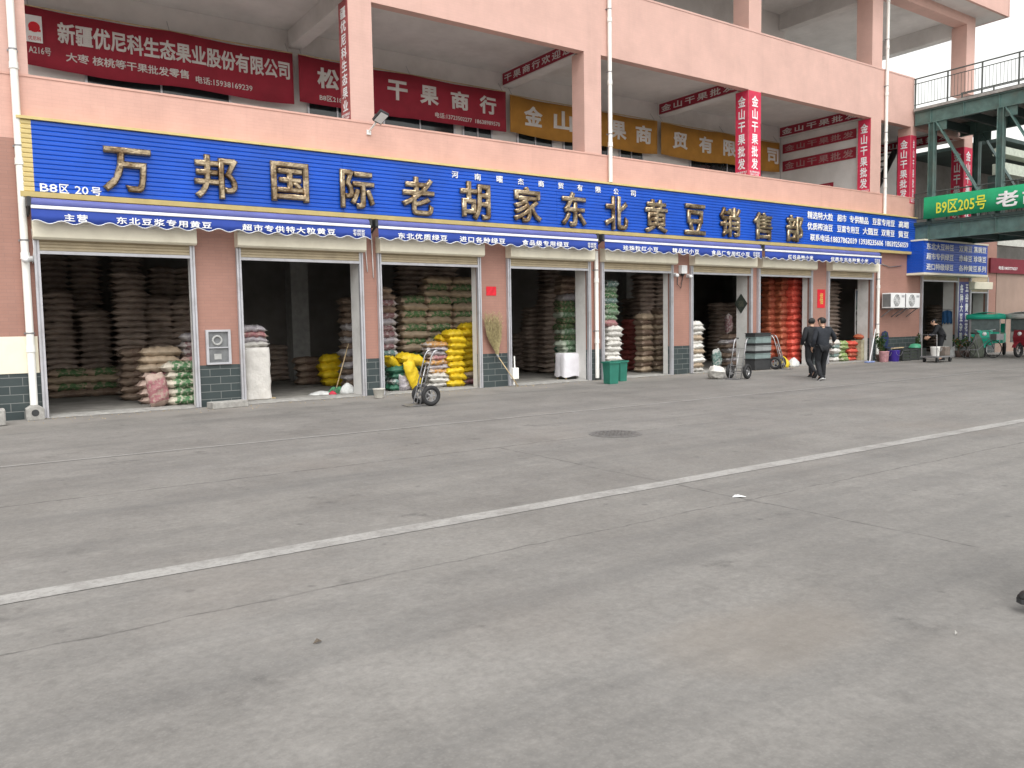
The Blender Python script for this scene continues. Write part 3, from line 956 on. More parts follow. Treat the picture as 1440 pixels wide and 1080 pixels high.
# steel stair seen behind the truss
st = thing('steel_stair', 'dark steel stair and posts standing behind the footbridge truss', 'stair', (31, 2, 5.06))
m = MB().bar((30.4, 2.6, 5.1), (33.2, 2.6, 8.6), .06, .28, (0, 1, 0)).bar((30.4, 3.5, 5.1), (33.2, 3.5, 8.6), .06, .28, (0, 1, 0))
m.build('stringer', DARK, st)
m = MB()
for k in range(12):
    m.box(30.42 + k * .235, 30.66 + k * .235, 2.65, 3.45, 5.3 + k * .285, 5.33 + k * .285)
m.build('treads', DARK, st)
for x in (30.6, 31.2, 32.9):
    MB().box(x, x + .16, 2.2, 2.36, 5.06, 9.09).build('post', DARK, st)

# ------------------------------------------------------------------ neighbouring block beyond the bridge
NB = thing('neighbour_building', 'low brownish market block beyond the footbridge with a dark upper gallery', 'building', (36.65, 0, 0))
BRN = plain('brown_render', (.33, .235, .19), .8, var=.1, scale=1.2, dirt=(.25, .18, .15))
MB().box(36.65, 60, 0, .4, 0, 3.42).build('wall', BRN, NB)
MB().box(36.65, 60, .6, 9, 3.42, 3.6).build('upper_floor', INNER, NB)
MB().box(36.65, 60, 4.0, 4.2, 3.6, 8.8).build('upper_wall', INNER, NB)
MB().box(36.65, 60, 0, .3, 4.55, 4.85).build('pale_beam', plain('pale_beam', (.5, .5, .46), .7), NB)
MB().box(36.65, 60, -.2, .3, 7.5, 7.95).box(36.65, 60, -.2, .3, 8.3, 8.6).build('eaves_beam', plain('pale_green', (.46, .50, .42), .7), NB)
MB().box(36.65, 60, -.2, 9, 8.85, 9.0).build('roof', GREENDK, NB)
for x in (36.7, 42.5, 48.5, 54.5):
    MB().box(x, x + .5, .0, .5, 4.86, 7.49).build('column', GREENDK, NB)
ms = thing('maroon_sign', 'dark maroon sign strip with small writing above the brown wall', 'sign', (36.7, -.05, 3.4))
MB().box(35.9, 46, -.09, -.01, 3.36, 3.98).build('panel', plain('sign_maroon', (.17, .014, .026), .7), ms)
text('lettering', '电话:18037776237', LETTER, (36.6, -.092, 3.50), XP, 1.7, .16, ms, depth=.004, bold=.014)
text('lettering', '批发', LETTER, (39.3, -.092, 3.46), XP, .8, .3, ms, depth=.004, bold=.02)

# ------------------------------------------------------------------ things fixed to the pillars
hy = thing('hydrant_cabinet', 'grey framed glass fire cabinet on the first pillar', 'fire cabinet', (4.4, -.02, .82))
f = MB().box(4.15, 4.63, -.07, -.001, .84, .88).box(4.15, 4.63, -.07, -.001, 1.49, 1.53).box(4.15, 4.20, -.07, -.001, .88, 1.49).box(4.58, 4.63, -.07, -.001, .88, 1.49).box(4.20, 4.58, -.06, -.03, 1.165, 1.185)
f.build('frame', RAIL, hy)
MB().box(4.2, 4.58, -.035, -.028, .88, 1.165).box(4.2, 4.58, -.035, -.028, 1.185, 1.49).build('glass_door', plain('hazy_glass', (.16, .165, .17), .2, var=.35, scale=5), hy)
MB().ring((4.37, -.045, 1.32), (0, 1, 0), .085, .02, 16, 6).build('hose_reel', plain('reel_grey', (.38, .38, .37), .6), hy)
MB().box(4.30, 4.44, -.05, -.036, .94, 1.05).build('instruction_card', MATS['reel_grey'], hy)
def paper(x0, x1, z0, z1, label, tx):
    o = thing('red_paper', label, 'paper', (x0, -.006, z0))
    m = MB()
    for i in range(5):
        for k in range(3):
            m.v.append((x0 + (x1 - x0) * i / 4, -.006 - .006 * ((i + k) % 2), z0 + (z1 - z0) * k / 2))
    n0 = len(m.v)
    m.v += [(x, y + .0035, z) for x, y, z in m.v]
    for i in range(4):
        for k in range(2):
            a = 3 * i + k
            m.f += [(a, a + 3, a + 4, a + 1), (n0 + a, n0 + a + 1, n0 + a + 4, n0 + a + 3)]
    m.build('sheet', PAPERRED, o)
    if tx:
        text('lettering', tx, GOLDL, (x0 + .12, -.0135, z0 + .12), XP, x1 - x0 - .24, z1 - z0 - .24, o, depth=.002, bold=.01)
paper(10.80, 11.09, 2.25, 2.47, 'small red paper pasted on the pillar above the bamboo broom', None)
paper(24.10, 24.53, 1.92, 2.54, 'tall red paper with gold character on the pillar by the last awning shop', '福')
NOT = thing('notice_board', 'plain cream board fixed to the left end pillar above dark tiles', 'board', (1.0, -.02, .8))
MB().box(.32, 1.28, -.03, -.013, .82, 1.47).build('board', CREAM, NOT, bevel=.004)
al = thing('alarm_box', 'small white alarm box with dark lens on the pillar between fifth and sixth shops', 'alarm box', (17.55, -.02, 2.95))
MB().box(17.46, 17.68, -.14, -.001, 2.92, 3.16).build('case', WHITE, al, bevel=.01)
MB().lathe((17.57, -.06, 2.92), (0, 0, -1), [(0, .06), (.04, .055), (.07, .02)], 12).build('lens', DARK, al, smooth=True)
def camera_(x, z, label):
    o = thing('security_camera', label, 'camera', (x, -.05, z))
    MB().box(x - .05, x + .05, -.05, -.001, z, z + .10).build('mount', WHITE, o)
    MB().lathe((x, -.05, z + .05), (-.5, -.8, -.15), [(0, .03), (.02, .045), (.20, .045), (.24, .05)], 12).build('camera_body', WHITE, o, smooth=True)
camera_(1.26, 2.78, 'small white security camera on the left guide rail of the first shop')
camera_(17.28, 2.84, 'white security camera low on the pillar left of the alarm box')
camera_(17.83, 2.82, 'white security camera right of the alarm box')
def cable(name, pts, r, label, mat=None):
    o = MB().tube(pts, r, 5).build(name, mat or GREY, None, smooth=True, at=pts[0])
    tag(o, label, 'cable')
cable('cable', [(7.66, -.02, 3.6), (7.64, -.03, 3.2), (7.67, -.02, 2.75)], .012, 'pale cable hanging down the pillar between the second and third shops', WHITE)
cable('cable', [(7.79, -.02, 3.6), (7.80, -.03, 3.0), (7.81, -.02, 2.62)], .012, 'longer pale cable hanging on the pillar left of the yellow sacks', WHITE)
cable('cable', [(1.285, -.06, 3.35), (1.30, -.09, 3.0), (1.27, -.05, 2.75)], .008, 'thin white cable hanging above the security camera of the first shop', WHITE)
cable('cable', [(17.40, -.02, 2.9), (17.36, -.05, 2.62), (17.50, -.05, 2.5), (17.62, -.03, 2.9)], .012, 'looped dark cable under the alarm box', DARK)
cable('cable', [(27.9, -.02, 3.5), (28.4, -.03, 3.40), (29.2, -.03, 3.47)], .014, 'cable sagging along the pink wall above the air conditioners', GREY)
# diamond paper on the reveal of the sixth shop
dm = thing('diamond_plaque', 'dark diamond shaped plaque on the white reveal of the sixth shop', 'plaque', (20.62, .33, 2.07))
m = MB()
for dx in (0, .02):
    m.v += [(20.622 - dx, .33, 1.76), (20.622 - dx, .06 + .02, 2.07), (20.622 - dx, .33, 2.38), (20.622 - dx, .58, 2.07)]
m.f = [(0, 1, 2, 3), (7, 6, 5, 4), (0, 4, 5, 1), (1, 5, 6, 2), (2, 6, 7, 3), (3, 7, 4, 0)]
m.build('board', plain('plaque_dark', (.05, .06, .05), .5), dm)
text('lettering', '福', plain('plaque_letter', (.12, .12, .09), .5), (20.60, .44, 1.97), YM, .22, .2, dm, depth=.003, bold=.01)
# poster boards standing in the last awning shop
po = thing('poster_board', 'tall poster board with blue sky picture and white picture in the last awning shop', 'poster', (26.9, .6, 0))
xa, xb = px(1203, 450, .62)[0], px(1224, 450, .62)[0]
pm, ntp, bp_, vecp = new_mat('poster_sky')
sp_ = ntp.nodes.new('ShaderNodeSeparateXYZ')
ntp.links.new(vecp, sp_.inputs[0])
crp = ntp.nodes.new('ShaderNodeValToRGB')
el = crp.color_ramp.elements
el[0].position, el[0].color = .0, (.16, .34, .22, 1)
el[1].position, el[1].color = 1, (.05, .22, .46, 1)
e2 = el.new(.45); e2.color = (.42, .55, .58, 1)
ntp.links.new(_mr(ntp, sp_.outputs[2], 1.85, 2.55, 0, 1), crp.inputs[0])
ntp.links.new(crp.outputs[0], bp_.inputs['Base Color'])
MB().box(xa, xb, .62, .645, .62, 2.62).build('backing', WHITE, po)
MB().box(xa + .02, xb - .02, .612, .6195, 1.87, 2.56).build('sky_picture', pm, po)
pm2, ntp, bp_, vecp = new_mat('poster_ink')
nz = _noise(ntp, vecp, 5, 5, .7)
ntp.links.new(_mix(ntp, _mr(ntp, nz, .52, .60, 0, .9), (.52, .56, .52), (.06, .08, .07)), bp_.inputs['Base Color'])
MB().box(xa + .02, xb - .02, .612, .6195, .66, 1.80).build('ink_picture', pm2, po)
MB().box(xa + .1, xa + .16, .65, .70, .03, .62).box(xb - .16, xb - .1, .65, .70, .03, .62).build('stand', GREY, po)

# two air conditioners
def aircon(x0, label):
    o = thing('air_conditioner', label, 'air conditioner', (x0 + .45, -.3, 1.88), 0, 'outdoor air conditioner units')
    MB().box(x0, x0 + .92, -.46, -.10, 1.90, 2.44).build('casing', WHITE, o, bevel=.015)
    MB().box(x0 - .002, x0 + .004, -.44, -.13, 1.94, 2.40).build('side_grille', plain('grille_grey', (.16, .16, .16), .6), o)
    m = MB()
    for r_ in (.22, .185, .15, .115, .08, .045):
        m.ring((x0 + .36, -.464, 2.17), (0, 1, 0), r_, .006, 24, 5)
    for k in range(8):
        a = k * math.pi / 4
        m.bar((x0 + .36, -.466, 2.17), (x0 + .36 + .22 * math.cos(a), -.466, 2.17 + .22 * math.sin(a)), .008, .008, (0, 1, 0))
    m.build('fan_guard', WHITE, o)
    MB().lathe((x0 + .36, -.462, 2.17), (0, -1, 0), [(0, .225), (.001, .225), (.0012, .1)], 24).build('fan_recess', DARK, o)
    MB().box(x0 + .68, x0 + .86, -.463, -.4605, 2.28, 2.36).build('badge', plain('badge_grey', (.4, .4, .42), .5), o)
    for xx in (x0 + .1, x0 + .78):
        MB().box(xx, xx + .04, -.48, -.001, 1.86, 1.898).bar((xx + .02, -.40, 1.86), (xx + .02, -.01, 1.58), .03, .03).build('wall_bracket', GREY, o)
aircon(27.82, 'left of two white outdoor air conditioners on the pink wall')
aircon(28.82, 'right of two white outdoor air conditioners on the pink wall')

# pillar text boards beyond the bridge
pt = thing('pillar_sign', 'blue and white pillar sign with two columns of vertical writing', 'sign', (33.8, -.05, .5))
PBL = plain('pillar_blue', (.05, .05, .22), .5, var=.15)
MB().box(33.42, 34.20, -.05, -.013, .45, 2.95).build('board', PBL, pt)
for k, (a, t_) in enumerate(((33.5, '各种大豆杂粮'), (33.92, '五谷黄豆花生'))):
    text('lettering', '\n'.join(t_), LETTER, (a, -.052, .55), XP, .26, 2.3, pt, depth=.004, bold=.03, line=1.1)

# ------------------------------------------------------------------ sacks
def sack_geo(seed, L=.78, W=.46, H=.17, nx=16, ny=8, puff=1.0):
    rnd = random.Random(seed)
    ph = [rnd.uniform(0, 6.28) for _ in range(8)]
    v, f = [], []
    sk, dr0, dr1 = rnd.uniform(-.05, .05), rnd.uniform(0, .035), rnd.uniform(0, .035)
    us = [-1.07, -1.0] + [-1 + 2 * i / (nx - 2) for i in range(1, nx - 2)] + [1.0, 1.07]
    for side in (1, -1):
        for i in range(nx + 1):
            u0_ = us[i]
            u = max(-1, min(1, u0_))
            for j in range(ny + 1):
                t = -1 + 2 * j / ny
                au, at_ = abs(u), abs(t)
                wid = W / 2 * (1 - .10 * au ** 5 + .03 * math.sin(3 * u + ph[0]))
                x = u0_ * L / 2 * (1 - .05 * at_ ** 4) + .012 * math.sin(5 * t + ph[5])
                y = t * wid + sk * u * u * L
                pf = max(0, 1 - au ** 4.6) ** .5 * max(0, 1 - at_ ** 3.6) ** .5
                wr = .015 * math.sin(9 * u + ph[1] + 3 * t) + .012 * math.sin(13 * t + ph[2] + 4 * u) + .010 * math.sin(19 * u * (1 + .3 * t) + ph[3])
                z = side * (H / 2 * pf * puff + .004) + wr * min(1, pf * 1.6) + .012 * math.sin(2.2 * u + ph[4]) * (1 - pf) - (dr0 if u < 0 else dr1) * au ** 3 * puff
                v.append((x, y, z))
    n = (nx + 1) * (ny + 1)
    for i in range(nx):
        for j in range(ny):
            a = i * (ny + 1) + j
            f.append((a, a + ny + 1, a + ny + 2, a + 1))
            f.append((n + a, n + a + 1, n + a + ny + 2, n + a + ny + 1))
    ring = [i * (ny + 1) for i in range(nx + 1)] + [nx * (ny + 1) + j for j in range(1, ny + 1)] + [i * (ny + 1) + ny for i in range(nx - 1, -1, -1)] + [j for j in range(ny - 1, 0, -1)]
    for k in range(len(ring)):
        a, b = ring[k], ring[(k + 1) % len(ring)]
        f.append((a, n + a, n + b, b))
    return v, f
SACK_MESH = {}
def sack_mesh(kind, seed, dims):
    key = (kind, seed, dims)
    if key not in SACK_MESH:
        v, f = sack_geo(seed, *dims)
        o = link_mesh('sack', v, f, SK[kind], None, True)
        SACK_MESH[key] = o.data
        bpy.data.objects.remove(o)
    return SACK_MESH[key]
NS = [0]
ORD = ['bottom', 'second from bottom', 'third from bottom', 'fourth from bottom', 'fifth from bottom', 'sixth from bottom', 'seventh from bottom', 'eighth from bottom', 'ninth from bottom', 'tenth from bottom', 'eleventh from bottom', 'twelfth from bottom', 'thirteenth from bottom', 'fourteenth from bottom', 'fifteenth from bottom', 'sixteenth from bottom', 'seventeenth from bottom', 'eighteenth from bottom']
def sack(kind, loc, rot, label, group, dims=(.78, .46, .17), seed=None):
    NS[0] += 1
    me = sack_mesh(kind, (seed if seed is not None else random.randrange(7)), dims)
    o = bpy.data.objects.new('grain_sack', me)
    COL.objects.link(o)
    o.location = loc
    o.rotation_euler = rot
    o.scale = (random.uniform(.94, 1.06), random.uniform(.95, 1.05), random.uniform(.96, 1.10))
    tag(o, label, 'sack', group)
    return o
CN = {'white': 'white', 'whitegreen': 'white and green', 'beige': 'beige', 'brown': 'brown', 'beigegreen': 'beige and green', 'green': 'dark green', 'tealwhite': 'teal and white', 'palegreen': 'pale green', 'yellow': 'bright yellow', 'pink': 'pink printed', 'maroonwhite': 'maroon and white', 'greywhite': 'grey and white', 'orange': 'rusty orange', 'red': 'bright red', 'darkred': 'dark red', 'orangewhite': 'orange and white', 'yellowgreen': 'yellow and green'}
def stack(x, y, z0, kinds, where, group, dims=(.78, .46, .17), rz=0, jit=.045, pitch=.93):
    n = len(kinds)
    for i, k in enumerate(kinds):
        pos = 'topmost' if i == n - 1 else ORD[i]
        sack(k, (x + random.uniform(-jit, jit), y + random.uniform(-jit, jit), z0 + dims[2] * (.5 + i * pitch)),
             (random.uniform(-.03, .03), random.uniform(-.03, .03), rz + random.uniform(-.06, .06)),
             '%s sack, %s %s' % (CN[k] if len((CN[k] + pos + where).split()) + 1 < 14 else CN[k].split()[0], pos, where), group, dims)
def cx(u0, u1, y):
    return (px(u0, 500, y)[0] + px(u1, 500, y)[0]) / 2
FZ = .03
# first shop
x = px(232, 540, .75)[0]
stack(x + .40, .80, FZ, ['whitegreen'] * 5, 'in the green-banded stack at the first doorway', 'white and green sacks', (.80, .46, .18))
stack(px(196, 540, 1.35)[0] + .42, 1.35, FZ, ['pink', 'pink', 'pink', 'pink', 'beige', 'beige', 'beige'], 'in the first shop stack behind the upright pink sack', 'beige sacks of the first shop', (.80, .46, .175))
stack(px(250, 500, 1.4)[0] + .42, 1.42, FZ, ['beige'] * 5 + ['pink', 'maroonwhite', 'maroonwhite', 'greywhite'], 'in the leaning stack against the first shop right edge', 'mixed sacks of the first shop', (.72, .44, .17))
stack(px(168, 540, 2.6)[0] + .42, 2.6, FZ, ['brown'] * 7, 'in the dim brown stack behind the pink sacks', 'brown sacks of the first shop', (.82, .5, .17))
for k, (u0, u1, nm) in enumerate(((72, 122, 'left'), (122, 172, 'right'))):
    stack(cx(u0, u1, 4.6), 4.6, FZ, ['brown', 'beigegreen', 'beige', 'beigegreen'], 'in the low %s rear stack of the first shop' % nm, 'low rear sacks of the first shop', (1.0, .55, .17))
sack('pink', (px(221, 550, .62)[0], .52, .36), (R(84), R(80), R(8)), 'pink and cream sack standing upright in the first doorway', None, (.66, .40, .20), 3)
# second shop
wx0, wx1 = px(345, 540, .62)[0], px(383, 540, .62)[0]
wp = thing('wrapped_pallet', 'tall pallet load wrapped in crumpled white sheeting at second doorway', 'pallet load', ((wx0 + wx1) / 2, .95, .03))
m = MB()
NN, NZ = 40, 12
for k in range(NZ + 1):
    for i in range(NN):
        a = 2 * math.pi * i / NN
        c_, s2 = math.cos(a), math.sin(a)
        p = 7
        rr = (abs(c_) ** p + abs(s2) ** p) ** (-1 / p)
        wob = 1 + .022 * math.sin(5 * a + k * 1.3) + .018 * math.sin(11 * a - k * 2.1) + .05 * math.sin(k * math.pi / 2.4) ** 4 * .5 + (.06 if k == 0 else 0)
        m.v.append(((wx0 + wx1) / 2 + c_ * rr * (wx1 - wx0) / 2 * wob, .98 + s2 * rr * .36 * wob, .035 + 1.10 * k / NZ))
for k in range(NZ):
    for i in range(NN):
        m.f.append((k * NN + i, k * NN + (i + 1) % NN, (k + 1) * NN + (i + 1) % NN, (k + 1) * NN + i))
m.f.append(tuple(NZ * NN + i for i in range(NN)))
m.build('white_sheeting', plain('sheeting', (.66, .635, .60), .55, var=.10, scale=4, bump=.8, dirt=(.5, .46, .42)), wp, smooth=True)
MB().box(wx0 - .02, wx1 + .06, .62, 1.36, .028, .045).build('pallet_board', WOOD, wp)
stack((wx0 + wx1) / 2 - .02, 1.0, 1.14, ['white', 'greywhite', 'pink', 'greywhite'], 'on the white wrapped pallet load', 'sacks on the wrapped pallet load', (.62, .46, .12), jit=.05)
stack(cx(450, 482, 3.3), 3.3, FZ, ['yellow'] * 4, 'in the yellow stack deep in the second shop', 'yellow sacks of the second shop', (.66, .44, .21))
stack(cx(418, 452, 4.2), 4.2, FZ, ['brown'] * 4, 'in the dim stack left of the second shop yellow sacks', 'dim sacks of the second shop', (.8, .44, .19))
stack(px(478, 500, 2.5)[0] + .40, 2.5, FZ, ['brown', 'greywhite'] * 5 + ['brown'] * 4, 'in the tall dark stack right of the yellow sacks', 'tall dark stack of the second shop', (.78, .46, .17))
# third shop
stack(px(557, 500, 1.5)[0] - .40, 1.5, FZ, ['tealwhite'] * 6 + ['maroonwhite', 'greywhite', 'maroonwhite', 'maroonwhite', 'greywhite', 'maroonwhite', 'brown', 'maroonwhite', 'brown', 'brown'], 'in the left edge stack of third shop', 'left stack of the third shop', (.78, .46, .165))
stack(px(552, 540, .55)[0] + .20, .62, FZ, ['green', 'tealwhite', 'green', 'green'], 'in the low green stack of third shop', 'low green sacks', (.52, .40, .15))
mid = ['beigegreen', 'beige'] * 9
stack(cx(560, 597, 1.7), 1.7, FZ, mid[:13], 'in the left beige stack of third shop', 'left beige stack of the third shop', (.80, .5, .185), jit=.055)
stack(cx(597, 633, 1.7), 1.7, FZ, mid[:16], 'in the middle beige stack of third shop', 'middle beige stack of the third shop', (.80, .5, .185), jit=.055)
stack(cx(632, 668, 1.75), 1.75, FZ, mid[:16], 'in the right beige stack of third shop', 'right beige stack of the third shop', (.80, .5, .185), jit=.055)
stack(cx(597, 630, .85), .88, FZ, ['white', 'white', 'white', 'orangewhite', 'greywhite', 'orangewhite', 'pink', 'greywhite', 'greywhite', 'orangewhite'], 'in the mixed stack behind the hand truck', 'mixed sacks behind the hand truck', (.66, .44, .118))
stack(cx(627, 651, .72), .75, FZ, ['yellow'] * 9, 'in the front yellow stack of third shop', 'front yellow stack of the third shop', (.50, .44, .165), jit=.04)
stack(cx(649, 675, .98), 1.05, FZ, ['pink', 'beige'] + ['yellow'] * 8, 'in the rear yellow stack against the third shop edge', 'rear yellow stack of the third shop', (.60, .44, .165), jit=.04)
sack('yellow', (cx(616, 646, .9), .98, px(630, 477, .9)[1]), (.05, .04, .05), 'bright yellow sack slumped on top of the mixed stack', None, (.62, .44, .20), 1)
sack('yellow', (cx(556, 596, .62), .62, px(575, 505, .62)[1]), (.05, .18, .1), 'bright yellow sack lying tilted above the low green sacks', None, (.72, .46, .22), 2)
sack('yellow', (px(553, 509, .7)[0], .72, px(553, 512, .7)[1]), (.1, .75, .2), 'bright yellow sack sliding down at the left third doorway', None, (.52, .42, .20), 0)
sack('yellow', (px(580, 530, .35)[0], .36, .40), (R(80), R(68), R(10)), 'bright yellow sack standing on end behind the hand truck', None, (.66, .38, .18), 4)
sack('brown', (px(572, 520, .9)[0] + .1, 1.05, .42), (.1, .3, .1), 'brown sack under the tilted yellow sack', None, (.7, .46, .22), 2)
sack('greywhite', (px(568, 540, .5)[0], .45, .21), (R(86), R(84), 0), 'small grey white sack standing beside the low green stack', None, (.38, .30, .16), 1)
# fourth shop
stack(cx(784, 809, 1.9), 1.95, FZ, ['green', 'palegreen', 'beigegreen', 'palegreen', 'green', 'palegreen', 'beigegreen', 'palegreen', 'beigegreen', 'beigegreen', 'palegreen', 'beigegreen', 'beigegreen', 'greywhite', 'brown', 'brown', 'brown'], 'in the tall green stack of fourth shop', 'tall green stack of the fourth shop', (.58, .46, .18))
stack(cx(784, 818, .95), .98, .62, ['palegreen', 'palegreen', 'palegreen'], 'leaning above the white covered table', 'pale green sacks by the covered table', (.72, .46, .15), jit=.06)
# fifth shop
stack(px(870, 500, .75)[0] - .32, .72, FZ, ['white'] * 10, 'in the white stack behind the green bins', 'white stack of the fifth shop', (.60, .42, .15))
stack(px(864, 450, .8)[0] - .30, .74, FZ + .15 * .93 * 10 + .02, ['pink', 'palegreen', 'palegreen', 'whitegreen', 'tealwhite', 'whitegreen', 'palegreen', 'tealwhite'], 'in the printed column above the white stack', 'printed sacks above the white stack', (.50, .40, .17))
for u0, u1, nm, nn in ((898, 918, 'left', 11), (917, 938, 'right', 12)):
    stack(cx(u0, u1, 1.15), 1.2, FZ, ['beige', 'brown'] * (nn // 2) + ['beige'] * (nn % 2), 'in the %s beige stack of fifth shop' % nm, '%s beige stack of the fifth shop' % nm, (.50, .46, .17))
stack(cx(874, 898, 2.3), 2.3, FZ, ['darkred'] * 10, 'in the dark red stack of fifth shop', 'dark red stack of the fifth shop', (.66, .46, .17))
# sixth shop
stack(px(986, 500, .22)[0] - .33, .24, FZ, ['white', 'beige', 'white', 'white', 'beige', 'white', 'white', 'beige', 'white', 'white', 'white'], 'in the white stack inside the sixth doorway', 'white stack of the sixth doorway', (.62, .40, .145))
stack(cx(1014, 1036, 1.3), 1.3, FZ, ['brown', 'greywhite', 'brown', 'greywhite', 'brown', 'greywhite', 'brown'], 'in the dim stack at the sixth shop right side', 'dim stack of the sixth shop', (.66, .44, .16))
sack('tealwhite', (px(1008, 505, .9)[0], .9, .33), (R(85), R(80), R(5)), 'teal and white sack standing on the sixth shop floor', None, (.58, .42, .2), 3)
sack('maroonwhite', (px(1024, 455, 1.3)[0], 1.28, 1.44), (R(78), R(82), R(15)), 'maroon and white sack propped upright on the sixth shop stack', None, (.60, .40, .2), 1)
# seventh shop
for u0, u1, nm, k, yy in ((1074, 1090, 'far left', 'orange', 1.25), (1090, 1106, 'centre', 'orange', 1.0), (1105, 1124, 'bright right', 'red', .75), (1122, 1142, 'far right', 'red', .95)):
    stack(cx(u0, u1, yy), yy, FZ, [k] * 14, 'in the %s column of the red sack shop' % nm, '%s column of the red sack shop' % nm, (.56, .46, .225), jit=.035)
# eighth shop
stack(cx(1168, 1177, .5), .5, FZ, ['white', 'tealwhite', 'white', 'tealwhite', 'white'], 'in the white stack behind the walkers', 'white stack of the eighth shop', (.42, .40, .16))
stack(cx(1176, 1187, .45), .45, FZ, ['yellowgreen'] * 5, 'in the green stack behind the walkers', 'yellow and green stack of the eighth shop', (.44, .40, .15))
stack(cx(1187, 1203, .5), .52, FZ, ['red', 'orange', 'red', 'orange', 'red'], 'in the low red stack of the eighth shop', 'red stack of the eighth shop', (.54, .40, .145))
sack('orange', (cx(1203, 1219, .4), .42, .86), (.06, .1, .1), 'orange sack lying on the cardboard box in the eighth shop', None, (.54, .36, .17), 2)
# dim stacks far inside the shops, read as one dark mass
dm_v, dm_f = [], []
def dim(u0, u1, y, zt, dims=(.78, .6, .155)):
    x0, x1 = px(u0, 480, y)[0], px(u1, 480, y)[0]
    n = max(1, round((x1 - x0) / dims[0]))
    for c in range(n):
        zz = .03 + dims[2] / 2
        while zz < zt:
            v, f = sack_geo(random.randrange(5), dims[0], dims[1], dims[2], 8, 5)
            M = Matrix.Translation((x0 + (c + .5) * (x1 - x0) / n + random.uniform(-.04, .04), y + random.uniform(-.05, .05), zz)) @ Matrix.Rotation(random.uniform(-.05, .05), 4, 'Z')
            b = len(dm_v)
            dm_v.extend(tuple(M @ Vector(p)) for p in v)
            dm_f.extend(tuple(b + i for i in q) for q in f)
            zz += dims[2] * .93
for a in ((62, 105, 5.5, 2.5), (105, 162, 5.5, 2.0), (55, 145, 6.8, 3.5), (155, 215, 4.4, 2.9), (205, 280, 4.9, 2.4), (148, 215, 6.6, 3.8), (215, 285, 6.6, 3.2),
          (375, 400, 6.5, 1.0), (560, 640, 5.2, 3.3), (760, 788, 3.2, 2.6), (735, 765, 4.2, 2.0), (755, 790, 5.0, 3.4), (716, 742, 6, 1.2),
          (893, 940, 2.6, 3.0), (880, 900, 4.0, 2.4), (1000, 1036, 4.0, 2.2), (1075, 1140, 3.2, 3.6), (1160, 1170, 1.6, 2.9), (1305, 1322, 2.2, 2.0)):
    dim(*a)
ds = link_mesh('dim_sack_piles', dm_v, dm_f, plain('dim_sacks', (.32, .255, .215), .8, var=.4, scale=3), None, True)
tag(ds, 'dim piles of stacked sacks deep inside the shops', 'sacks', None, 'stuff')

# ------------------------------------------------------------------ objects in and before the shops
tb = thing('covered_table', 'low table draped with white cloth at the fourth doorway', 'table', (cx(793, 827, .55), .6, .03))
tx0, tx1 = px(794, 515, .45)[0], px(827, 515, .45)[0]
m = MB()
pts = []
NN = 44
for k, (z, ex) in enumerate(((.10, .03), (.3, .02), (.55, .012), (.71, .0), (.735, -.03))):
    for i in range(NN):
        a = 2 * math.pi * i / NN
        c_, s2 = math.cos(a), math.sin(a)
        rr = (abs(c_) ** 9 + abs(s2) ** 9) ** (-1 / 9)
        wv = 1 + (.02 * math.sin(9 * a + k) + .015 * math.sin(17 * a)) * (1 - k / 5)
        m.v.append(((tx0 + tx1) / 2 + c_ * rr * ((tx1 - tx0) / 2 + ex) * wv, .66 + s2 * rr * (.24 + ex) * wv, z + (.02 * math.sin(6 * a) if k == 0 else 0)))
for k in range(4):
    for i in range(NN):
        m.f.append((k * NN + i, k * NN + (i + 1) % NN, (k + 1) * NN + (i + 1) % NN, (k + 1) * NN + i))
m.f.append(tuple(4 * NN + i for i in range(NN)))
m.build('tablecloth', plain('tablecloth', (.70, .68, .72), .7, var=.07, scale=5, bump=.5), tb, smooth=True)
for xx in (tx0 + .05, tx1 - .09):
    for yy in (.47, .83):
        MB().box(xx, xx + .04, yy, yy + .04, .03, .70).build('leg', WOOD, tb)
def bin_(x, y, wx, wy, h, label, rz):
    o = thing('plastic_bin', label, 'bin', (x, y, 0), rz, 'green plastic bins')
    gm = plain('bin_green', (.025, .165, .12), .4, var=.12, scale=6)
    m = MB()
    t = .86
    A = [(-wx / 2 * t, -wy / 2 * t), (wx / 2 * t, -wy / 2 * t), (wx / 2 * t, wy / 2 * t), (-wx / 2 * t, wy / 2 * t)]
    Bq = [(a / t, b / t) for a, b in A]
    In = [(a * .9, b * .9) for a, b in Bq]
    Ib = [(a * .9, b * .9) for a, b in A]
    m.v = [(a, b, .005) for a, b in A] + [(a, b, h) for a, b in Bq] + [(a, b, h) for a, b in In] + [(a, b, .03) for a, b in Ib]
    for k in range(4):
        n = (k + 1) % 4
        m.f += [(k, n, 4 + n, 4 + k), (4 + k, 4 + n, 8 + n, 8 + k), (8 + k, 8 + n, 12 + n, 12 + k)]
    m.f += [(3, 2, 1, 0), (12, 13, 14, 15)]
    m.build('tub', gm, o, local=True)
    MB().box(-wx / 2 - .025, wx / 2 + .025, -wy / 2 - .025, -wy / 2 - .001, h - .04, h + .004).box(-wx / 2 - .025, wx / 2 + .025, wy / 2 + .001, wy / 2 + .025, h - .04, h + .004).box(-wx / 2 - .025, -wx / 2 - .001, -wy / 2, wy / 2, h - .04, h + .004).box(wx / 2 + .001, wx / 2 + .025, -wy / 2, wy / 2, h - .04, h + .004).build('rim', gm, o, local=True)
bx = px(861, 540, -1.35)[0]
bin_(bx, -1.3, .30, .30, .56, 'nearer square green bin before the white sacks', R(-4))
bin_(px(872, 530, -.8)[0], -.80, .28, .28, .54, 'green bin half hidden behind the nearer bin', R(6))
cu = thing('white_tub', 'small dirty white tub on the ground at the third doorway', 'tub', (px(533, 555, -.75)[0], -.75, 0))
c0 = ORG[cu.name]
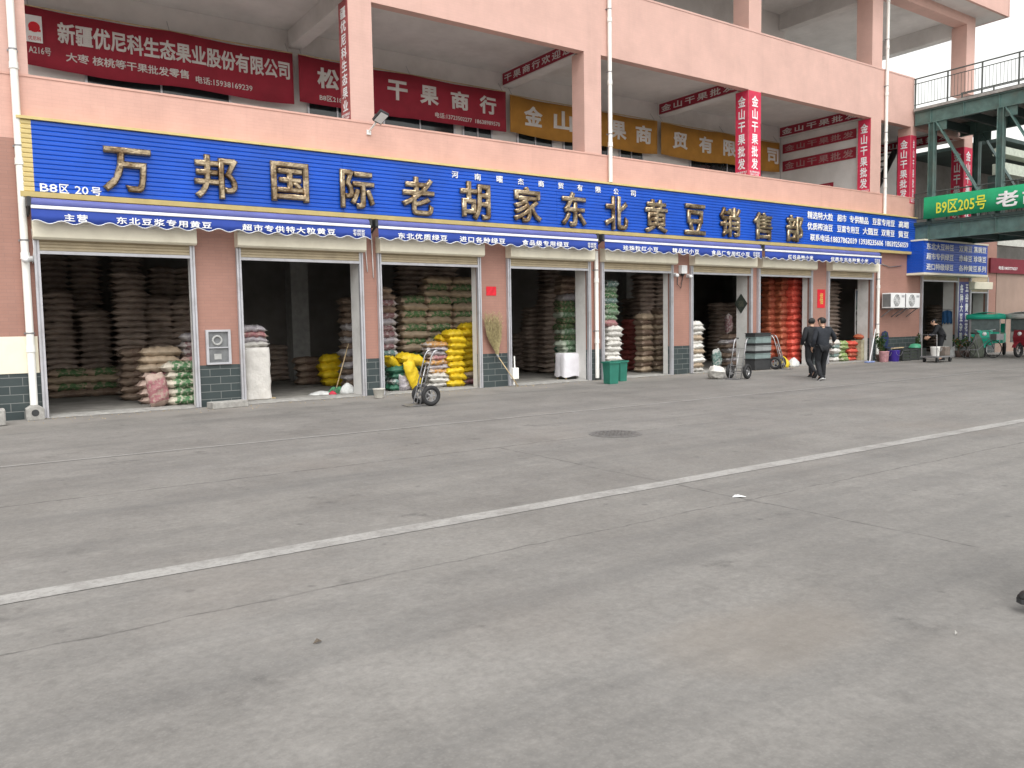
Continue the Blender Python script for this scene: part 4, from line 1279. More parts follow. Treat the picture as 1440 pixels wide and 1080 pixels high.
MB().lathe((c0.x, c0.y, .0), (0, 0, 1), [(0.005, .085), (.02, .095), (.19, .125), (.195, .135), (.215, .135), (.216, .12), (.03, .085)], 20).build('tub', plain('dirty_white', (.55, .53, .48), .6, var=.15), cu, smooth=True)
sl_ = thing('stone_slab', 'loose grey stone slab at the foot of the first pillar', 'slab', (4.45, -.35, 0))
MB().obox(Matrix.Translation((4.42, -.42, .065)) @ Matrix.Rotation(R(8), 4, 'Z'), .72, .3, .13).build('slab', CONCB, sl_, bevel=.015)
lb = thing('concrete_kerb_block', 'weathered grey concrete block at the left edge of the yard', 'concrete block', (.6, -.7, 0))
MB().obox(Matrix.Translation((.38, -.72, .14)), .62, .36, .27).build('block', CONCB, lb, bevel=.02)
MB().box(.12, .62, -.89, -.56, .003, .06).build('foot_board', DARK, lb)
dr = thing('dark_drape', 'dark cloth drape hanging in the doorway at the left edge', 'drape', (-.2, -.02, 0))
m = MB()
N = 30
for i in range(N + 1):
    x = -.75 + 1.0 * i / N
    for z, a in ((.1, .05), (1.2, .04), (2.9, .02)):
        y = -.03 + a * math.sin(i * 1.1 + z)
        m.v += [(x, y, z), (x, y + .01, z)]
for i in range(N):
    a, b = 6 * i, 6 * i + 6
    for k in (0, 2):
        m.f += [(a + k, b + k, b + k + 2, a + k + 2), (a + k + 1, a + k + 3, b + k + 3, b + k + 1)]
m.build('cloth', plain('drape_dark', (.05, .048, .045), .8, var=.3), dr, smooth=True)
eb = thing('cardboard_box', 'printed cardboard box under the orange sack in the eighth shop', 'box', (cx(1203, 1219, .4), .42, .03))
MB().box(cx(1203, 1219, .4) - .30, cx(1203, 1219, .4) + .30, .22, .62, .03, .76).build('carton', plain('carton', (.42, .38, .26), .75, var=.35, scale=7, dirt=(.14, .22, .12)), eb, bevel=.006)
ub = thing('utility_box', 'small white utility box low beside the bamboo broom', 'electrical box', (11.36, -.1, .2))
MB().box(11.42, 11.60, -.20, -.087, .18, .46).build('case', PVC, ub, bevel=.008)
MB().tube([(11.50, -.12, .02), (11.50, -.12, .18)], .02, 8).tube([(11.53, -.12, .46), (11.53, -.11, .75)], .018, 8).build('conduit', PVC, ub)

# hand trucks
def hand_truck(name_label, loc, rz, lean=R(16), h=1.12, wid=.34, wr=.20):
    o = thing('hand_truck', name_label, 'hand truck', loc, rz, 'steel hand trucks')
    # local frame: toe plate towards -x, axle along y, frame leans to +x
    def P(s, y, off=0):
        return (s * math.sin(lean) + off * math.cos(lean), y, .03 + s * math.cos(lean) - off * math.sin(lean))
    m = MB()
    for y in (-wid / 2, wid / 2):
        m.tube([P(0, y), P(h * .86, y), P(h * .95, y, .03), P(h, y, .12)], .0145, 8)
    m.tube([P(.02, 0), P(h * .7, 0)], .011, 8)
    m.build('frame_rails', STEEL, o, local=True, smooth=True)
    for s in (.12, .34, .56, h * .72):
        MB().bar(P(s, -wid / 2), P(s, wid / 2), .03, .012).build('cross_bar', STEEL, o, local=True)
    MB().box(-.24, .03, -wid / 2 - .01, wid / 2 + .01, .008, .016).build('toe_plate', GREY, o, local=True)
    ax = (.20, 0, wr)
    m = MB().tube([(ax[0], -wid / 2 - .06, wr), (ax[0], wid / 2 + .06, wr)], .012, 8)
    for y in (-wid / 2 + .02, wid / 2 - .02):
        m.bar((ax[0], y, wr), P(.12, y), .025, .012).bar((ax[0], y, wr), P(.42, y), .025, .012)
    m.build('axle_bracket', STEEL, o, local=True)
    for y in (-wid / 2 - .075, wid / 2 + .075):
        wname = MB().ring((ax[0], y, wr), (0, 1, 0), wr - .045, .045, 28, 8).build('wheel', BLACK, o, local=True, smooth=True)
        m = MB().lathe((ax[0], y - .025, wr), (0, 1, 0), [(0, .035), (.05, .035)], 12).ring((ax[0], y, wr), (0, 1, 0), wr - .09, .012, 24, 6)
        for k in range(5):
            a = 2 * math.pi * k / 5
            m.bar((ax[0], y, wr), (ax[0] + (wr - .09) * math.cos(a), y, wr + (wr - .09) * math.sin(a)), .028, .01, (0, 1, 0))
        m.build('rim', STEEL, wname, local=True)
    for y in (-wid / 2, wid / 2):
        MB().tube([P(h * .985, y, .09), P(h * 1.01, y, .19)], .019, 8).build('grip', DARK, o, local=True, smooth=True)
    return o
ht = hand_truck('steel hand truck with black tyres standing before the yellow sacks', (7.36, -2.75, 0), R(-6))
copy_thing(ht, (16.95, -2.5, 0), R(12), 'steel hand truck standing before the sixth shop doorway')
copy_thing(ht, (21.35, -.75, 0), R(110), 'hand truck leaning by the stacked plastic boxes before the red sacks')
wb = sack('white', (16.72, -2.05, .16), (.1, .15, .9), 'white bag lying against the hand truck before the sixth shop', None, (.55, .42, .30), 1)

# stacked boxes before the pillar
x0, x1 = px(1057, 490, -.4)[0], px(1079, 490, -.4)[0]
cols = (('dark', DARK), ('pale teal', plain('box_teal', (.19, .245, .24), .5, var=.2)), ('dark', DARK), ('pale grey', plain('box_grey', (.26, .275, .275), .5, var=.2)), ('dark', DARK), ('pale teal', MATS['box_teal']), ('black', DARK))
hs_ = (.34, .17, .07, .17, .07, .20, .12)
z = .01
for k, ((cn, mt), hh) in enumerate(zip(cols, hs_)):
    o = thing('plastic_box', '%s plastic box, %s in the pile beside the red sack shop' % (cn, ORD[k] if k < 6 else 'topmost'), 'box', ((x0 + x1) / 2, -.33, z), 0, 'piled plastic boxes')
    dx = random.uniform(-.03, .03)
    MB().box(x0 + dx, x1 + dx, -.53, -.15, z, z + hh - .025).build('tray', mt, o, bevel=.012)
    MB().box(x0 + dx - .012, x1 + dx + .012, -.542, -.138, z + hh - .025, z + hh - .003).build('rim', mt, o)
    z += hh

# bags on the ground
def bag(u, y, hgt, wdt, mat, label, seed, name='plastic_bag'):
    x = px(u, 500, y)[0]
    rnd = random.Random(seed)
    m = MB()
    n, mm = 18, 9
    for k in range(mm + 1):
        t = k / mm
        r = wdt / 2 * (1.0 - .15 * (1 - t) ** 3) * (1 - t ** 2.2 * .93)
        for i in range(n):
            a = 2 * math.pi * i / n
            w2 = 1 + .14 * math.sin(3 * a + rnd.uniform(0, .5) + seed) + .09 * math.sin(7 * a + k + seed)
            m.v.append((x + r * w2 * math.cos(a) + .1 * wdt * t * math.sin(seed), y + .75 * r * w2 * math.sin(a), .006 + hgt * t))
    for k in range(mm):
        for i in range(n):
            m.f.append((k * n + i, k * n + (i + 1) % n, (k + 1) * n + (i + 1) % n, (k + 1) * n + i))
    m.f += [tuple(reversed(range(n))), tuple(mm * n + i for i in range(n))]
    o = m.build(name, mat, None, True, at=(x, y, 0))
    return tag(o, label, 'bag')
YB = plain('bag_yellow', (.66, .48, .02), .5, var=.2, scale=9, bump=.5)
WB = plain('bag_white', (.62, .63, .62), .5, var=.2, scale=9, bump=.5)
bag(1100, -.15, .36, .62, YB, 'yellow bag slumped on the ground before the red sacks', 1)
bag(1115, -.15, .30, .50, WB, 'white bag slumped right of the yellow bag', 2)
bag(449, .9, .10, .62, WB, 'flat white bag on the floor inside the second shop', 3)
bag(489, .75, .26, .42, WB, 'white bag leaning at the second shop right edge', 4)
bag(467, .7, .10, .20, plain('bag_red', (.5, .03, .06), .6), 'small red bag on the second shop floor', 5)

bag(1341, -.7, .42, .45, WB, 'white bag standing at the pillar sign beside the red flowers', 8)
cl_ = thing('blue_cloth', 'blue cloth hanging inside the doorway under the corner sign', 'cloth', (33.2, .33, 1.3))
m = MB()
N = 12
for i in range(N + 1):
    y = .50 - .42 * i / N
    for k, z in enumerate((1.22 + .10 * abs(math.sin(i * .9)), 1.5, 1.82 - .12 * abs(i / N - .5))):
        xx = 33.20 + .025 * math.sin(i * 1.3 + k)
        m.v += [(xx, y, z), (xx + .008, y, z)]
for i in range(N):
    a, b = 6 * i, 6 * i + 6
    for k in (0, 2):
        m.f += [(a + k, b + k, b + k + 2, a + k + 2), (a + k + 1, a + k + 3, b + k + 3, b + k + 1)]
m.build('cloth', plain('cloth_blue', (.03, .11, .26), .8, var=.2), cl_, smooth=True)
MB().tube([(33.24, .52, 1.84), (33.24, .06, 1.84)], .008, 6).build('hanging_rod', STEEL, cl_)
em = bpy.data.materials.new('lamp_glow')
em.use_nodes = True
em.node_tree.nodes['Principled BSDF'].inputs['Emission Color'].default_value = (1, .97, .92, 1)
em.node_tree.nodes['Principled BSDF'].inputs['Emission Strength'].default_value = 1.2
for u, nm in ((1173, 'left'), (1182, 'right')):
    lx, lz = px(u, 428, 4.0)
    o = thing('hanging_lamp', '%s of two small lit lamps hanging inside the last awning shop' % nm, 'lamp', (lx, 4.0, lz))
    MB().tube([(lx, 4.0, lz + .08), (lx, 4.0, 4.09)], .006, 5).build('cord', DARK, o)
    MB().lathe((lx, 4.0, lz + .08), (0, 0, -1), [(0, .03), (.02, .10), (.08, .17), (.10, .17)], 14).build('lamp_shade', em, o, smooth=True)

# brooms and mop
br = thing('bamboo_broom', 'big bamboo broom leaning upside down against the pillar', 'broom', (11.42, -.3, 0))
p0, p1 = Vector((11.42, -.42, .01)), Vector((10.98, -.10, .85))
d = (p1 - p0).normalized()
MB().tube([p0, p1], [.014, .013], 8).build('handle', WOOD, br, smooth=True)
m = MB()
rnd = random.Random(3)
for k in range(150):
    a = rnd.uniform(0, 6.28)
    sp = rnd.uniform(.02, 1) ** .6
    e_ = p1 + Vector((-.10 + .27 * sp * math.cos(a), -.06 + .09 * sp * math.sin(a), rnd.uniform(.62, 1.02)))
    mdl = p1.lerp(e_, .5) + Vector((.08 * sp * math.cos(a), .02 * math.sin(a), 0))
    m.tube([p1 - d * rnd.uniform(0, .12), mdl, e_], [.006, .005, .002], 3, False)
    for q in range(3):
        t = rnd.uniform(.4, .95)
        b0 = mdl.lerp(e_, t)
        m.tube([b0, b0 + Vector((rnd.uniform(-.08, .08), rnd.uniform(-.03, .03), rnd.uniform(.02, .12)))], [.004, .001], 3, False)
m.build('bristles', STRAW, br)
MB().tube([p1 - d * .13, p1 - d * .05], .026, 10).build('binding', GREY, br)
mp = thing('floor_mop', 'white handled flat mop with blue head leaning on the right pipe', 'mop', (26.6, -.6, 0))
q0, q1 = Vector((px(1223, 505, -.7)[0], -.7, .05)), Vector((px(1231, 470, -.18)[0], -.18, 1.15))
MB().tube([q0, q1], .017, 8).build('handle', WHITE, mp, smooth=True)
MB().obox(Matrix.Translation(q0 + Vector((0, 0, -.015))), .44, .14, .05).build('mop_head', plain('mop_blue', (.22, .28, .50), .7), mp, bevel=.01)
b2_ = thing('push_broom', 'broom with green bristles leaning inside the second shop', 'broom', (px(472, 540, .85)[0], .8, .03))
q0, q1 = Vector((px(473, 540, .8)[0], .8, .16)), Vector((px(490, 480, 1.1)[0], 1.1, 1.15))
MB().tube([q0, q1], .012, 8).build('handle', WOOD, b2_, smooth=True)
m = MB()
for k in range(60):
    a = rnd.uniform(-.2, .2)
    m.tube([q0 + Vector((a * .5, 0, .02)), q0 + Vector((a - .05, rnd.uniform(-.06, .06), -.13))], [.006, .004], 3, False)
m.build('bristles', plain('bristle_green', (.10, .30, .16), .6), b2_)

# plants
def plant(x, y, label, h=1.0, nl=160, spread=.32, pot=True, flowers=None, cat='plant'):
    rnd = random.Random(int(x * 100))
    o = thing('potted_plant', label, cat, (x, y, 0))
    if pot:
        MB().lathe((x, y, 0), (0, 0, 1), [(.004, .11), (.02, .12), (.22, .16), (.25, .17), (.251, .14), (.2, .13)], 16).build('pot', plain('pot_dark', (.10, .07, .06), .6), o, smooth=True)
    m, lf, fl_ = MB(), MB(), MB()
    for k in range(10):
        a = rnd.uniform(0, 6.28)
        tip = Vector((x + spread * rnd.uniform(.2, 1) * math.cos(a), y + spread * rnd.uniform(.2, .8) * math.sin(a), h * rnd.uniform(.6, 1)))
        b0 = Vector((x, y, .2))
        mdl = b0.lerp(tip, .5) + Vector((0, 0, .08))
        m.tube([b0, mdl, tip], [.012, .008, .003], 5)
        for q in range(nl // 10):
            t = rnd.uniform(.3, 1)
            p = b0.lerp(mdl, t * 2) if t < .5 else mdl.lerp(tip, t * 2 - 1)
            dr_ = Vector((rnd.uniform(-1, 1), rnd.uniform(-1, 1), rnd.uniform(-.4, .8))).normalized()
            sd = dr_.cross(Vector((rnd.random(), rnd.random(), rnd.random()))).normalized()
            L = rnd.uniform(.06, .12)
            T = fl_ if (flowers and rnd.random() < .12) else lf
            b = len(T.v)
            T.v += [tuple(p), tuple(p + dr_ * L * .5 + sd * L * .28), tuple(p + dr_ * L), tuple(p + dr_ * L * .5 - sd * L * .28)]
            T.f.append((b, b + 1, b + 2, b + 3))
    m.build('stems', plain('stem', (.10, .09, .04), .7), o)
    lf.build('leaves', LEAF, o)
    if flowers and fl_.v:
        fl_.build('flowers', flowers, o)
plant(px(1238, 500, -.45)[0], -.45, 'leafy green plant beside the mop under the air conditioners', 1.05, 220, .30)
RF = plain('flower_red', (.55, .10, .04), .6, var=.4)
plant(px(1349, 495, -1.0)[0], -1.0, 'flowering plant with red blooms before the pillar sign', .75, 240, .35, True, RF)
plant(px(1361, 495, -1.2)[0], -1.2, 'bushy plant with orange blooms beside the parked tricycle', .8, 240, .40, True, plain('flower_orange', (.6, .22, .04), .6))
plant(px(1290, 490, -.3)[0], -.3, 'small green plant at the right end of the crate row', .95, 120, .25)

# buckets and crates under the air conditioners
def bucket(x, y, r, h, mat, label, z0=0):
    o = thing('bucket', label, 'bucket', (x, y, z0))
    MB().lathe((x, y, z0), (0, 0, 1), [(.004, r * .8), (.01, r * .82), (h, r), (h + .015, r * 1.05), (h + .016, r * .93), (.03, r * .75)], 18).build('tub', mat, o, smooth=True)
    pts = [(x + r * math.cos(R(a)), y - r * .9 * 1.0, z0 + h * .95 - r * .75 * math.sin(R(a))) for a in range(0, 181, 20)]
    MB().tube([(p[0], p[1] - .02, p[2]) for p in pts], .006, 5).build('handle', STEEL, o)
bucket(px(1243, 505, -.75)[0], -.75, .17, .36, plain('bucket_pink', (.50, .26, .28), .5, var=.35, scale=8), 'pink and white bucket left of the purple bucket')
bucket(px(1257, 505, -.8)[0], -.8, .20, .38, plain('bucket_purple', (.055, .03, .28), .45), 'deep purple bucket under the air conditioners')
CR = plain('crate_dark', (.045, .05, .048), .6, var=.25)
for k, (u, y, nm) in enumerate(((1268, -.75, 'left'), (1279, -.75, 'middle'), (1290, -.75, 'right'))):
    x = px(u, 500, y)[0]
    o = thing('plastic_crate', 'dark plastic crate, %s of three under the air conditioners' % nm, 'crate', (x, y, 0), 0, 'dark crates under the air conditioners')
    m = MB()
    for zz in (.02, .13, .24, .35):
        m.box(x - .24, x + .24, y - .18, y - .16, zz, zz + .07).box(x - .24, x + .24, y + .16, y + .18, zz, zz + .07).box(x - .24, x - .22, y - .16, y + .16, zz, zz + .07).box(x + .22, x + .24, y - .16, y + .16, zz, zz + .07)
    for sx in (-1, 1):
        for sy in (-1, 1):
            m.box(x + sx * .23 - .022, x + sx * .23 + .022, y + sy * .17 - .022, y + sy * .17 + .022, .005, .43)
    m.build('slatted_sides', CR, o)
    MB().box(x - .215, x + .215, y - .155, y + .155, .025, .30 + .03 * k).build('contents', plain('crate_fill', (.07, .09, .06), .8, var=.4, scale=20), o)
ck = thing('wooden_board', 'pale wooden boards lying across the buckets and crates', 'board', (28.3, -.8, .42))
xx = px(1262, 496, -.8)[0]
MB().obox(Matrix.Translation((xx, -.80, .475)) @ Matrix.Rotation(R(8), 4, 'Z'), .9, .10, .025).build('board', WOOD, ck)
cb = thing('green_basin', 'green plastic basin upturned on the right crate', 'basin', (px(1287, 492, -.75)[0], -.75, .45))
c0 = ORG[cb.name]
MB().lathe((c0.x, c0.y, .44), (0, 0, 1), [(0, .24), (.02, .23), (.13, .16), (.15, .08)], 20).build('basin', plain('basin_green', (.05, .26, .15), .45), cb, smooth=True)
# dark blue chair back
ch = thing('blue_chair', 'dark blue plastic chair standing behind the purple bucket', 'chair', (px(1251, 490, -.25)[0], -.25, 0))
c0 = ORG[ch.name]
NB_ = plain('chair_blue', (.015, .028, .09), .5)
m = MB()
prof = [(-.21, .62), (-.23, .85), (-.17, 1.02), (0, 1.08), (.17, 1.02), (.23, .85), (.21, .62), (.15, .5), (-.15, .5)]
m.prism_y([(c0.x + a, b) for a, b in prof], c0.y + .17, c0.y + .20)
m.build('backrest', NB_, ch, bevel=.008)
MB().box(c0.x - .22, c0.x + .22, c0.y - .22, c0.y + .22, .44, .47).build('seat', NB_, ch, bevel=.01)
for sx in (-.19, .19):
    for sy in (-.19, .19):
        MB().tube([(c0.x + sx, c0.y + sy, .44), (c0.x + sx * 1.12, c0.y + sy * 1.12, .003)], .016, 8).build('leg', GREY, ch)

# ------------------------------------------------------------------ people
def skin_mesh(name, nodes, edges, mat, parent, sub=2, root=0, off=(0, 0, 0)):
    me = bpy.data.meshes.new(name)
    me.from_pydata([n[0] for n in nodes], edges, [])
    o = bpy.data.objects.new(name, me)
    COL.objects.link(o)
    sm = o.modifiers.new('skin', 'SKIN')
    sm.use_smooth_shade = True
    for i, n in enumerate(nodes):
        r = n[1]
        me.skin_vertices[0].data[i].radius = r if isinstance(r, tuple) else (r, r)
        me.skin_vertices[0].data[i].use_root = (i == root)
    ss = o.modifiers.new('sub', 'SUBSURF')
    ss.levels = ss.render_levels = sub
    dg = bpy.context.evaluated_depsgraph_get()
    dg.update()
    m2 = bpy.data.meshes.new_from_object(o.evaluated_get(dg))
    bpy.data.objects.remove(o)
    m2.materials.clear()
    m2.materials.append(mat)
    m2.name = name
    for p in m2.polygons:
        p.use_smooth = True
    o2 = bpy.data.objects.new(name, m2)
    COL.objects.link(o2)
    if parent:
        o2.parent = parent
    return o2

def person(loc, rz, label, J, jacket, trousers, shoes, hair_len=.0, group=None, sole=None, scale=.92):
    """J: joint name -> local position; the figure faces local +Y, feet on z=0"""
    V = {k: Vector(p) for k, p in J.items()}
    nodes, edges = [], []
    def add(p, r, prev=None):
        nodes.append((tuple(p), r))
        if prev is not None:
            edges.append((prev, len(nodes) - 1))
        return len(nodes) - 1
    pel = add(V['pelvis'], (.14, .10))
    ab = add(V['pelvis'].lerp(V['chest'], .5), (.135, .10), pel)
    chs = add(V['chest'], (.16, .11), ab)
    nb = add(V['neck'], .058, chs)
    hd = V['head']
    fw = Vector(J.get('face', (0, 1, 0))).normalized()
    h0 = add(hd + Vector((0, 0, -.085)) + fw * .015, (.062, .068), nb)
    h1 = add(hd + fw * .005, (.076, .094), h0)
    h2 = add(hd + Vector((0, 0, .075)) - fw * .005, (.068, .085), h1)
    add(hd + Vector((0, 0, -.02)) + fw * .115, .014, h1)             # nose
    sdv = fw.cross(Vector((0, 0, 1)))
    for s in (-1, 1):
        add(hd + sdv * s * .090 - fw * .01, (.012, .022), h1)         # ears
    for s in ('l', 'r'):
        hip = add(V['hip_' + s], (.092, .098), pel)
        kn = add(V['knee_' + s], .058, hip)
        an = add(V['ankle_' + s], .040, kn)
        add(V['toe_' + s], (.036, .028), an)
        shd = add(V['shoulder_' + s], .060, chs)
        el_ = add(V['elbow_' + s], .043, shd)
        wr_ = add(V['wrist_' + s], .029, el_)
        hv = (V['wrist_' + s] - V['elbow_' + s]).normalized()
        hv = (hv + Vector(J.get('curl_' + s, (0, 0, 0)))).normalized()
        side = hv.cross(Vector((0, 1, .01))).normalized()
        if side.length < .5:
            side = Vector((1, 0, 0))
        acr = hv.cross(side).normalized()
        pm_ = add(V['wrist_' + s] + hv * .055, (.036, .018), wr_)
        for q, (o_, L) in enumerate(((-.030, .072), (-.010, .080), (.010, .075), (.028, .060))):
            f1 = add(V['wrist_' + s] + hv * .09 + acr * o_, .0095, pm_)
            f2 = add(V['wrist_' + s] + hv * (.09 + L * .55) + acr * o_ * 1.1 + side * .012, .009, f1)
            add(V['wrist_' + s] + hv * (.09 + L * .9) + acr * o_ * 1.1 + side * .035, .0075, f2)
        t1 = add(V['wrist_' + s] + hv * .05 - acr * .045 + side * .012, .011, pm_)
        add(V['wrist_' + s] + hv * .09 - acr * .058 + side * .025, .009, t1)
    body = skin_mesh('person', nodes, edges, SKIN, None, 2)
    body.location = loc
    body.rotation_euler = (0, 0, rz)
    body.scale = (scale,) * 3
    tag(body, label, 'person', group)
    ORG[body.name] = Vector((0, 0, 0))
    # jacket
    nodes, edges = [], []
    hem = V['pelvis'] + Vector((0, 0, -.13))
    a0 = add(hem, (.20, .165))
    a1 = add(V['pelvis'].lerp(V['chest'], .45), (.18, .145), a0)
    a2 = add(V['chest'], (.195, .145), a1)
    a3 = add(V['neck'] + Vector((0, 0, -.035)), (.088, .084), a2)
    add(V['neck'] + Vector((0, 0, .02)), (.070, .072), a3)
    for s in ('l', 'r'):
        b0 = add(V['shoulder_' + s], .086, a2)
        b1 = add(V['elbow_' + s], .068, b0)
        add(V['wrist_' + s].lerp(V['elbow_' + s], .06), .050, b1)
    skin_mesh('jacket', nodes, edges, jacket, body, 2)
    nodes, edges = [], []
    c0_ = add(V['pelvis'] + Vector((0, 0, .02)), (.150, .125))
    for s in ('l', 'r'):
        d0 = add(V['hip_' + s], (.112, .120), c0_)
        d1 = add(V['hip_' + s].lerp(V['knee_' + s], .55), .096, d0)
        d2 = add(V['knee_' + s], .080, d1)
        d3 = add(V['knee_' + s].lerp(V['ankle_' + s], .5), .074, d2)
        add(V['ankle_' + s] + Vector((0, 0, -.01)), .064, d3)
    skin_mesh('trousers', nodes, edges, trousers, body, 2)
    for s in ('l', 'r'):
        an, to = V['ankle_' + s], V['toe_' + s]
        dd = (to - an)
        fl2 = Vector((dd.x, dd.y, 0)).normalized() if Vector((dd.x, dd.y)).length > .01 else Vector((0, 1, 0))
        up_ = Vector((0, 0, 1))
        dn = dd.normalized()
        rt = dn.cross(up_).normalized()
        un = rt.cross(dn).normalized()
        m = MB()
        prof = [(-.085, .028, .10), (-.05, .042, .12), (.02, .042, .105), (.10, .048, .07), (.17, .044, .055), (.205, .022, .035)]
        sm_ = []
        tot = dd.length
        base = an - un * .085
        n = 10
        for t, wd, hh in prof:
            for k in range(n):
                a = 2 * math.pi * k / n
                zz = (math.sin(a) * .5 + .5) * hh
                m.v.append(tuple(base + dn * t + rt * wd * math.cos(a) + un * (zz + .004)))
        for i in range(len(prof) - 1):
            for k in range(n):
                m.f.append((i * n + k, i * n + (k + 1) % n, (i + 1) * n + (k + 1) % n, (i + 1) * n + k))
        m.f += [tuple(reversed(range(n))), tuple((len(prof) - 1) * n + k for k in range(n))]
        sh = m.build('shoe', shoes, body, smooth=True, local=True)
        ms_ = MB()
        pts = [(-.085, .026), (-.05, .044), (.02, .044), (.10, .050), (.17, .046), (.208, .022)]
        out = [base + dn * t + rt * w2 for t, w2 in pts] + [base + dn * t - rt * w2 for t, w2 in reversed(pts)]
        k = len(out)
        ms_.v = [tuple(p - un * .010) for p in out] + [tuple(p + un * .018) for p in out]
        ms_.f = [tuple(reversed(range(k))), tuple(range(k, 2 * k))] + [(i, (i + 1) % k, k + (i + 1) % k, k + i) for i in range(k)]
        ms_.build('sole', sole or DARK, sh, local=True)
    # hair: a cap over the skull with an uneven hairline
    m = MB()
    n, mm = 20, 8
    rnd = random.Random(len(label))
    for k in range(mm + 1):
        ph = math.pi * .76 * k / mm
        for i in range(n):
            a = 2 * math.pi * i / n
            dr2 = sdv * math.cos(a) + fw * math.sin(a)
            front = max(0, math.sin(a))
            p2 = ph * (1 - .52 * front)
            rx = .073 + .004 * rnd.random()
            ry = .088 + .004 * rnd.random()
            el2 = (abs(math.cos(a)) * rx + abs(math.sin(a)) * ry)
            m.v.append(tuple(hd + Vector((0, 0, .022)) - fw * .008 + dr2 * el2 * math.sin(p2) + Vector((0, 0, .098 * math.cos(p2) - hair_len * (k / mm) ** 2 * (1 - front)))))
    for k in range(mm):
        for i in range(n):
            m.f.append((k * n + i, k * n + (i + 1) % n, (k + 1) * n + (i + 1) % n, (k + 1) * n + i))
    m.build('hair', HAIR, body, smooth=True, local=True)
    for s in (-1, 1):
        MB().lathe(hd + sdv * s * .034 + fw * .084 + Vector((0, 0, .012)), fw, [(0, .004), (.004, .012), (.010, .010), (.013, .003)], 8).build('eye', DARK, body, local=True)
    MB().bar(hd + fw * .088 + Vector((0, 0, -.062)) - sdv * .024, hd + fw * .088 + Vector((0, 0, -.062)) + sdv * .024, .010, .008).build('mouth', plain('lips', (.32, .12, .10), .6), body, local=True)
    return body
def joints(**kw):
    J = dict(pelvis=(0, 0, .93), chest=(0, .02, 1.26), neck=(0, .0, 1.46), head=(0, .03, 1.60),
             hip_l=(-.095, 0, .90), knee_l=(-.10, .05, .49), ankle_l=(-.10, -.02, .09), toe_l=(-.115, .10, .055),
             hip_r=(.095, 0, .90), knee_r=(.10, .05, .49), ankle_r=(.10, -.02, .09), toe_r=(.115, .10, .055),
             shoulder_l=(-.185, .0, 1.39), elbow_l=(-.25, -.03, 1.11), wrist_l=(-.25, .07, .87),
             shoulder_r=(.185, .0, 1.39), elbow_r=(.25, -.03, 1.11), wrist_r=(.25, .07, .87), face=(0, 1, 0))
    J.update(kw)
    return J
WS = plain('shoe_white', (.6, .6, .6), .5)
# nearer walker: heads into the picture, right forearm reaching out to the side
person((18.08, -4.33, 0), R(-30), 'man in dark navy jacket walking away with right arm held out', joints(
    head=(-.015, .05, 1.61), chest=(0, .03, 1.27),
    hip_l=(-.095, 0, .90), knee_l=(-.10, .10, .50), ankle_l=(-.10, -.12, .11), toe_l=(-.11, .0, .055),
    knee_r=(.10, .16, .50), ankle_r=(.105, .17, .09), toe_r=(.12, .29, .055),
    shoulder_r=(.195, .0, 1.40), elbow_r=(.36, .05, 1.17), wrist_r=(.44, .27, 1.06),
    elbow_l=(-.27, -.05, 1.12), wrist_l=(-.25, .10, .90), face=(-.45, 1, 0)), CLOTHNV, CLOTHBK, CLOTHBK, sole=WS)
person((18.78, -3.52, 0), R(-22), 'man in black jacket walking away half hidden behind the other man', joints(
    head=(.03, .05, 1.60), chest=(0, .03, 1.26),
    knee_l=(-.10, .02, .50), ankle_l=(-.12, -.36, .16), toe_l=(-.125, -.26, .06),
    knee_r=(.10, .18, .50), ankle_r=(.10, .16, .09), toe_r=(.11, .28, .055),
    elbow_l=(-.29, -.06, 1.13), wrist_l=(-.26, .10, .93), face=(.75, 1, 0)), CLOTHBK, CLOTHBK, CLOTHBK, sole=DARK)
xm = px(1324, 480, -1.6)[0]
person((xm, -1.6, 0), R(35), 'person in dark clothes bending over a loaded trolley under the bridge', joints(
    pelvis=(0, -.08, .93), chest=(0, .10, 1.22), neck=(0, .20, 1.38), head=(0, .29, 1.48),
    shoulder_l=(-.18, .16, 1.33), elbow_l=(-.22, .26, 1.06), wrist_l=(-.18, .44, .90),
    shoulder_r=(.18, .16, 1.33), elbow_r=(.22, .26, 1.06), wrist_r=(.18, .46, .92), face=(0, 1, -.5)), CLOTHBK, CLOTHBK, CLOTHBK)
# walker just outside the right edge: only the toe of a swinging black shoe shows
person((4.47 + .57 * .822 + .05, -14.72 - .57 * .57 + .087, 0), R(55), 'person in black stepping in at the right edge, only a shoe showing', joints(
    knee_l=(-.10, .30, .56), ankle_l=(-.10, .36, .16), toe_l=(-.105, .48, .155),
    knee_r=(.10, .0, .49), ankle_r=(.10, -.14, .12), toe_r=(.11, -.03, .055)), CLOTHBK, CLOTHBK, plain('shoe_black', (.018, .017, .017), .35))

# ------------------------------------------------------------------ trolley and parked vehicles under the bridge
tx = px(1318, 505, -2.1)[0]
tr = thing('platform_trolley', 'low platform trolley loaded with white bags under the bridge', 'trolley', (tx, -2.1, 0))
MB().box(tx - .55, tx + .55, -2.4, -1.8, .17, .21).build('platform', GREY, tr)
MB().tube([(tx - .53, -2.36, .21), (tx - .56, -2.36, .95), (tx - .56, -1.84, .95), (tx - .53, -1.84, .21)], .018, 8).build('push_handle', STEEL, tr)
for sx in (-.42, .42):
    for sy in (-2.32, -1.88):
        w_ = MB().lathe((tx + sx, sy - .025, .085), (0, 1, 0), [(0, .08), (.05, .08)], 16).build('wheel', BLACK, tr)
        MB().box(tx + sx - .03, tx + sx + .03, sy - .035, sy + .035, .12, .169).build('caster', STEEL, w_)
bucket(tx - .33, -2.2, .15, .30, PVC, 'white bucket at the left end of the platform trolley', .212)
bucket(tx + .02, -2.0, .15, .30, PVC, 'white bucket in the middle of the platform trolley', .212)
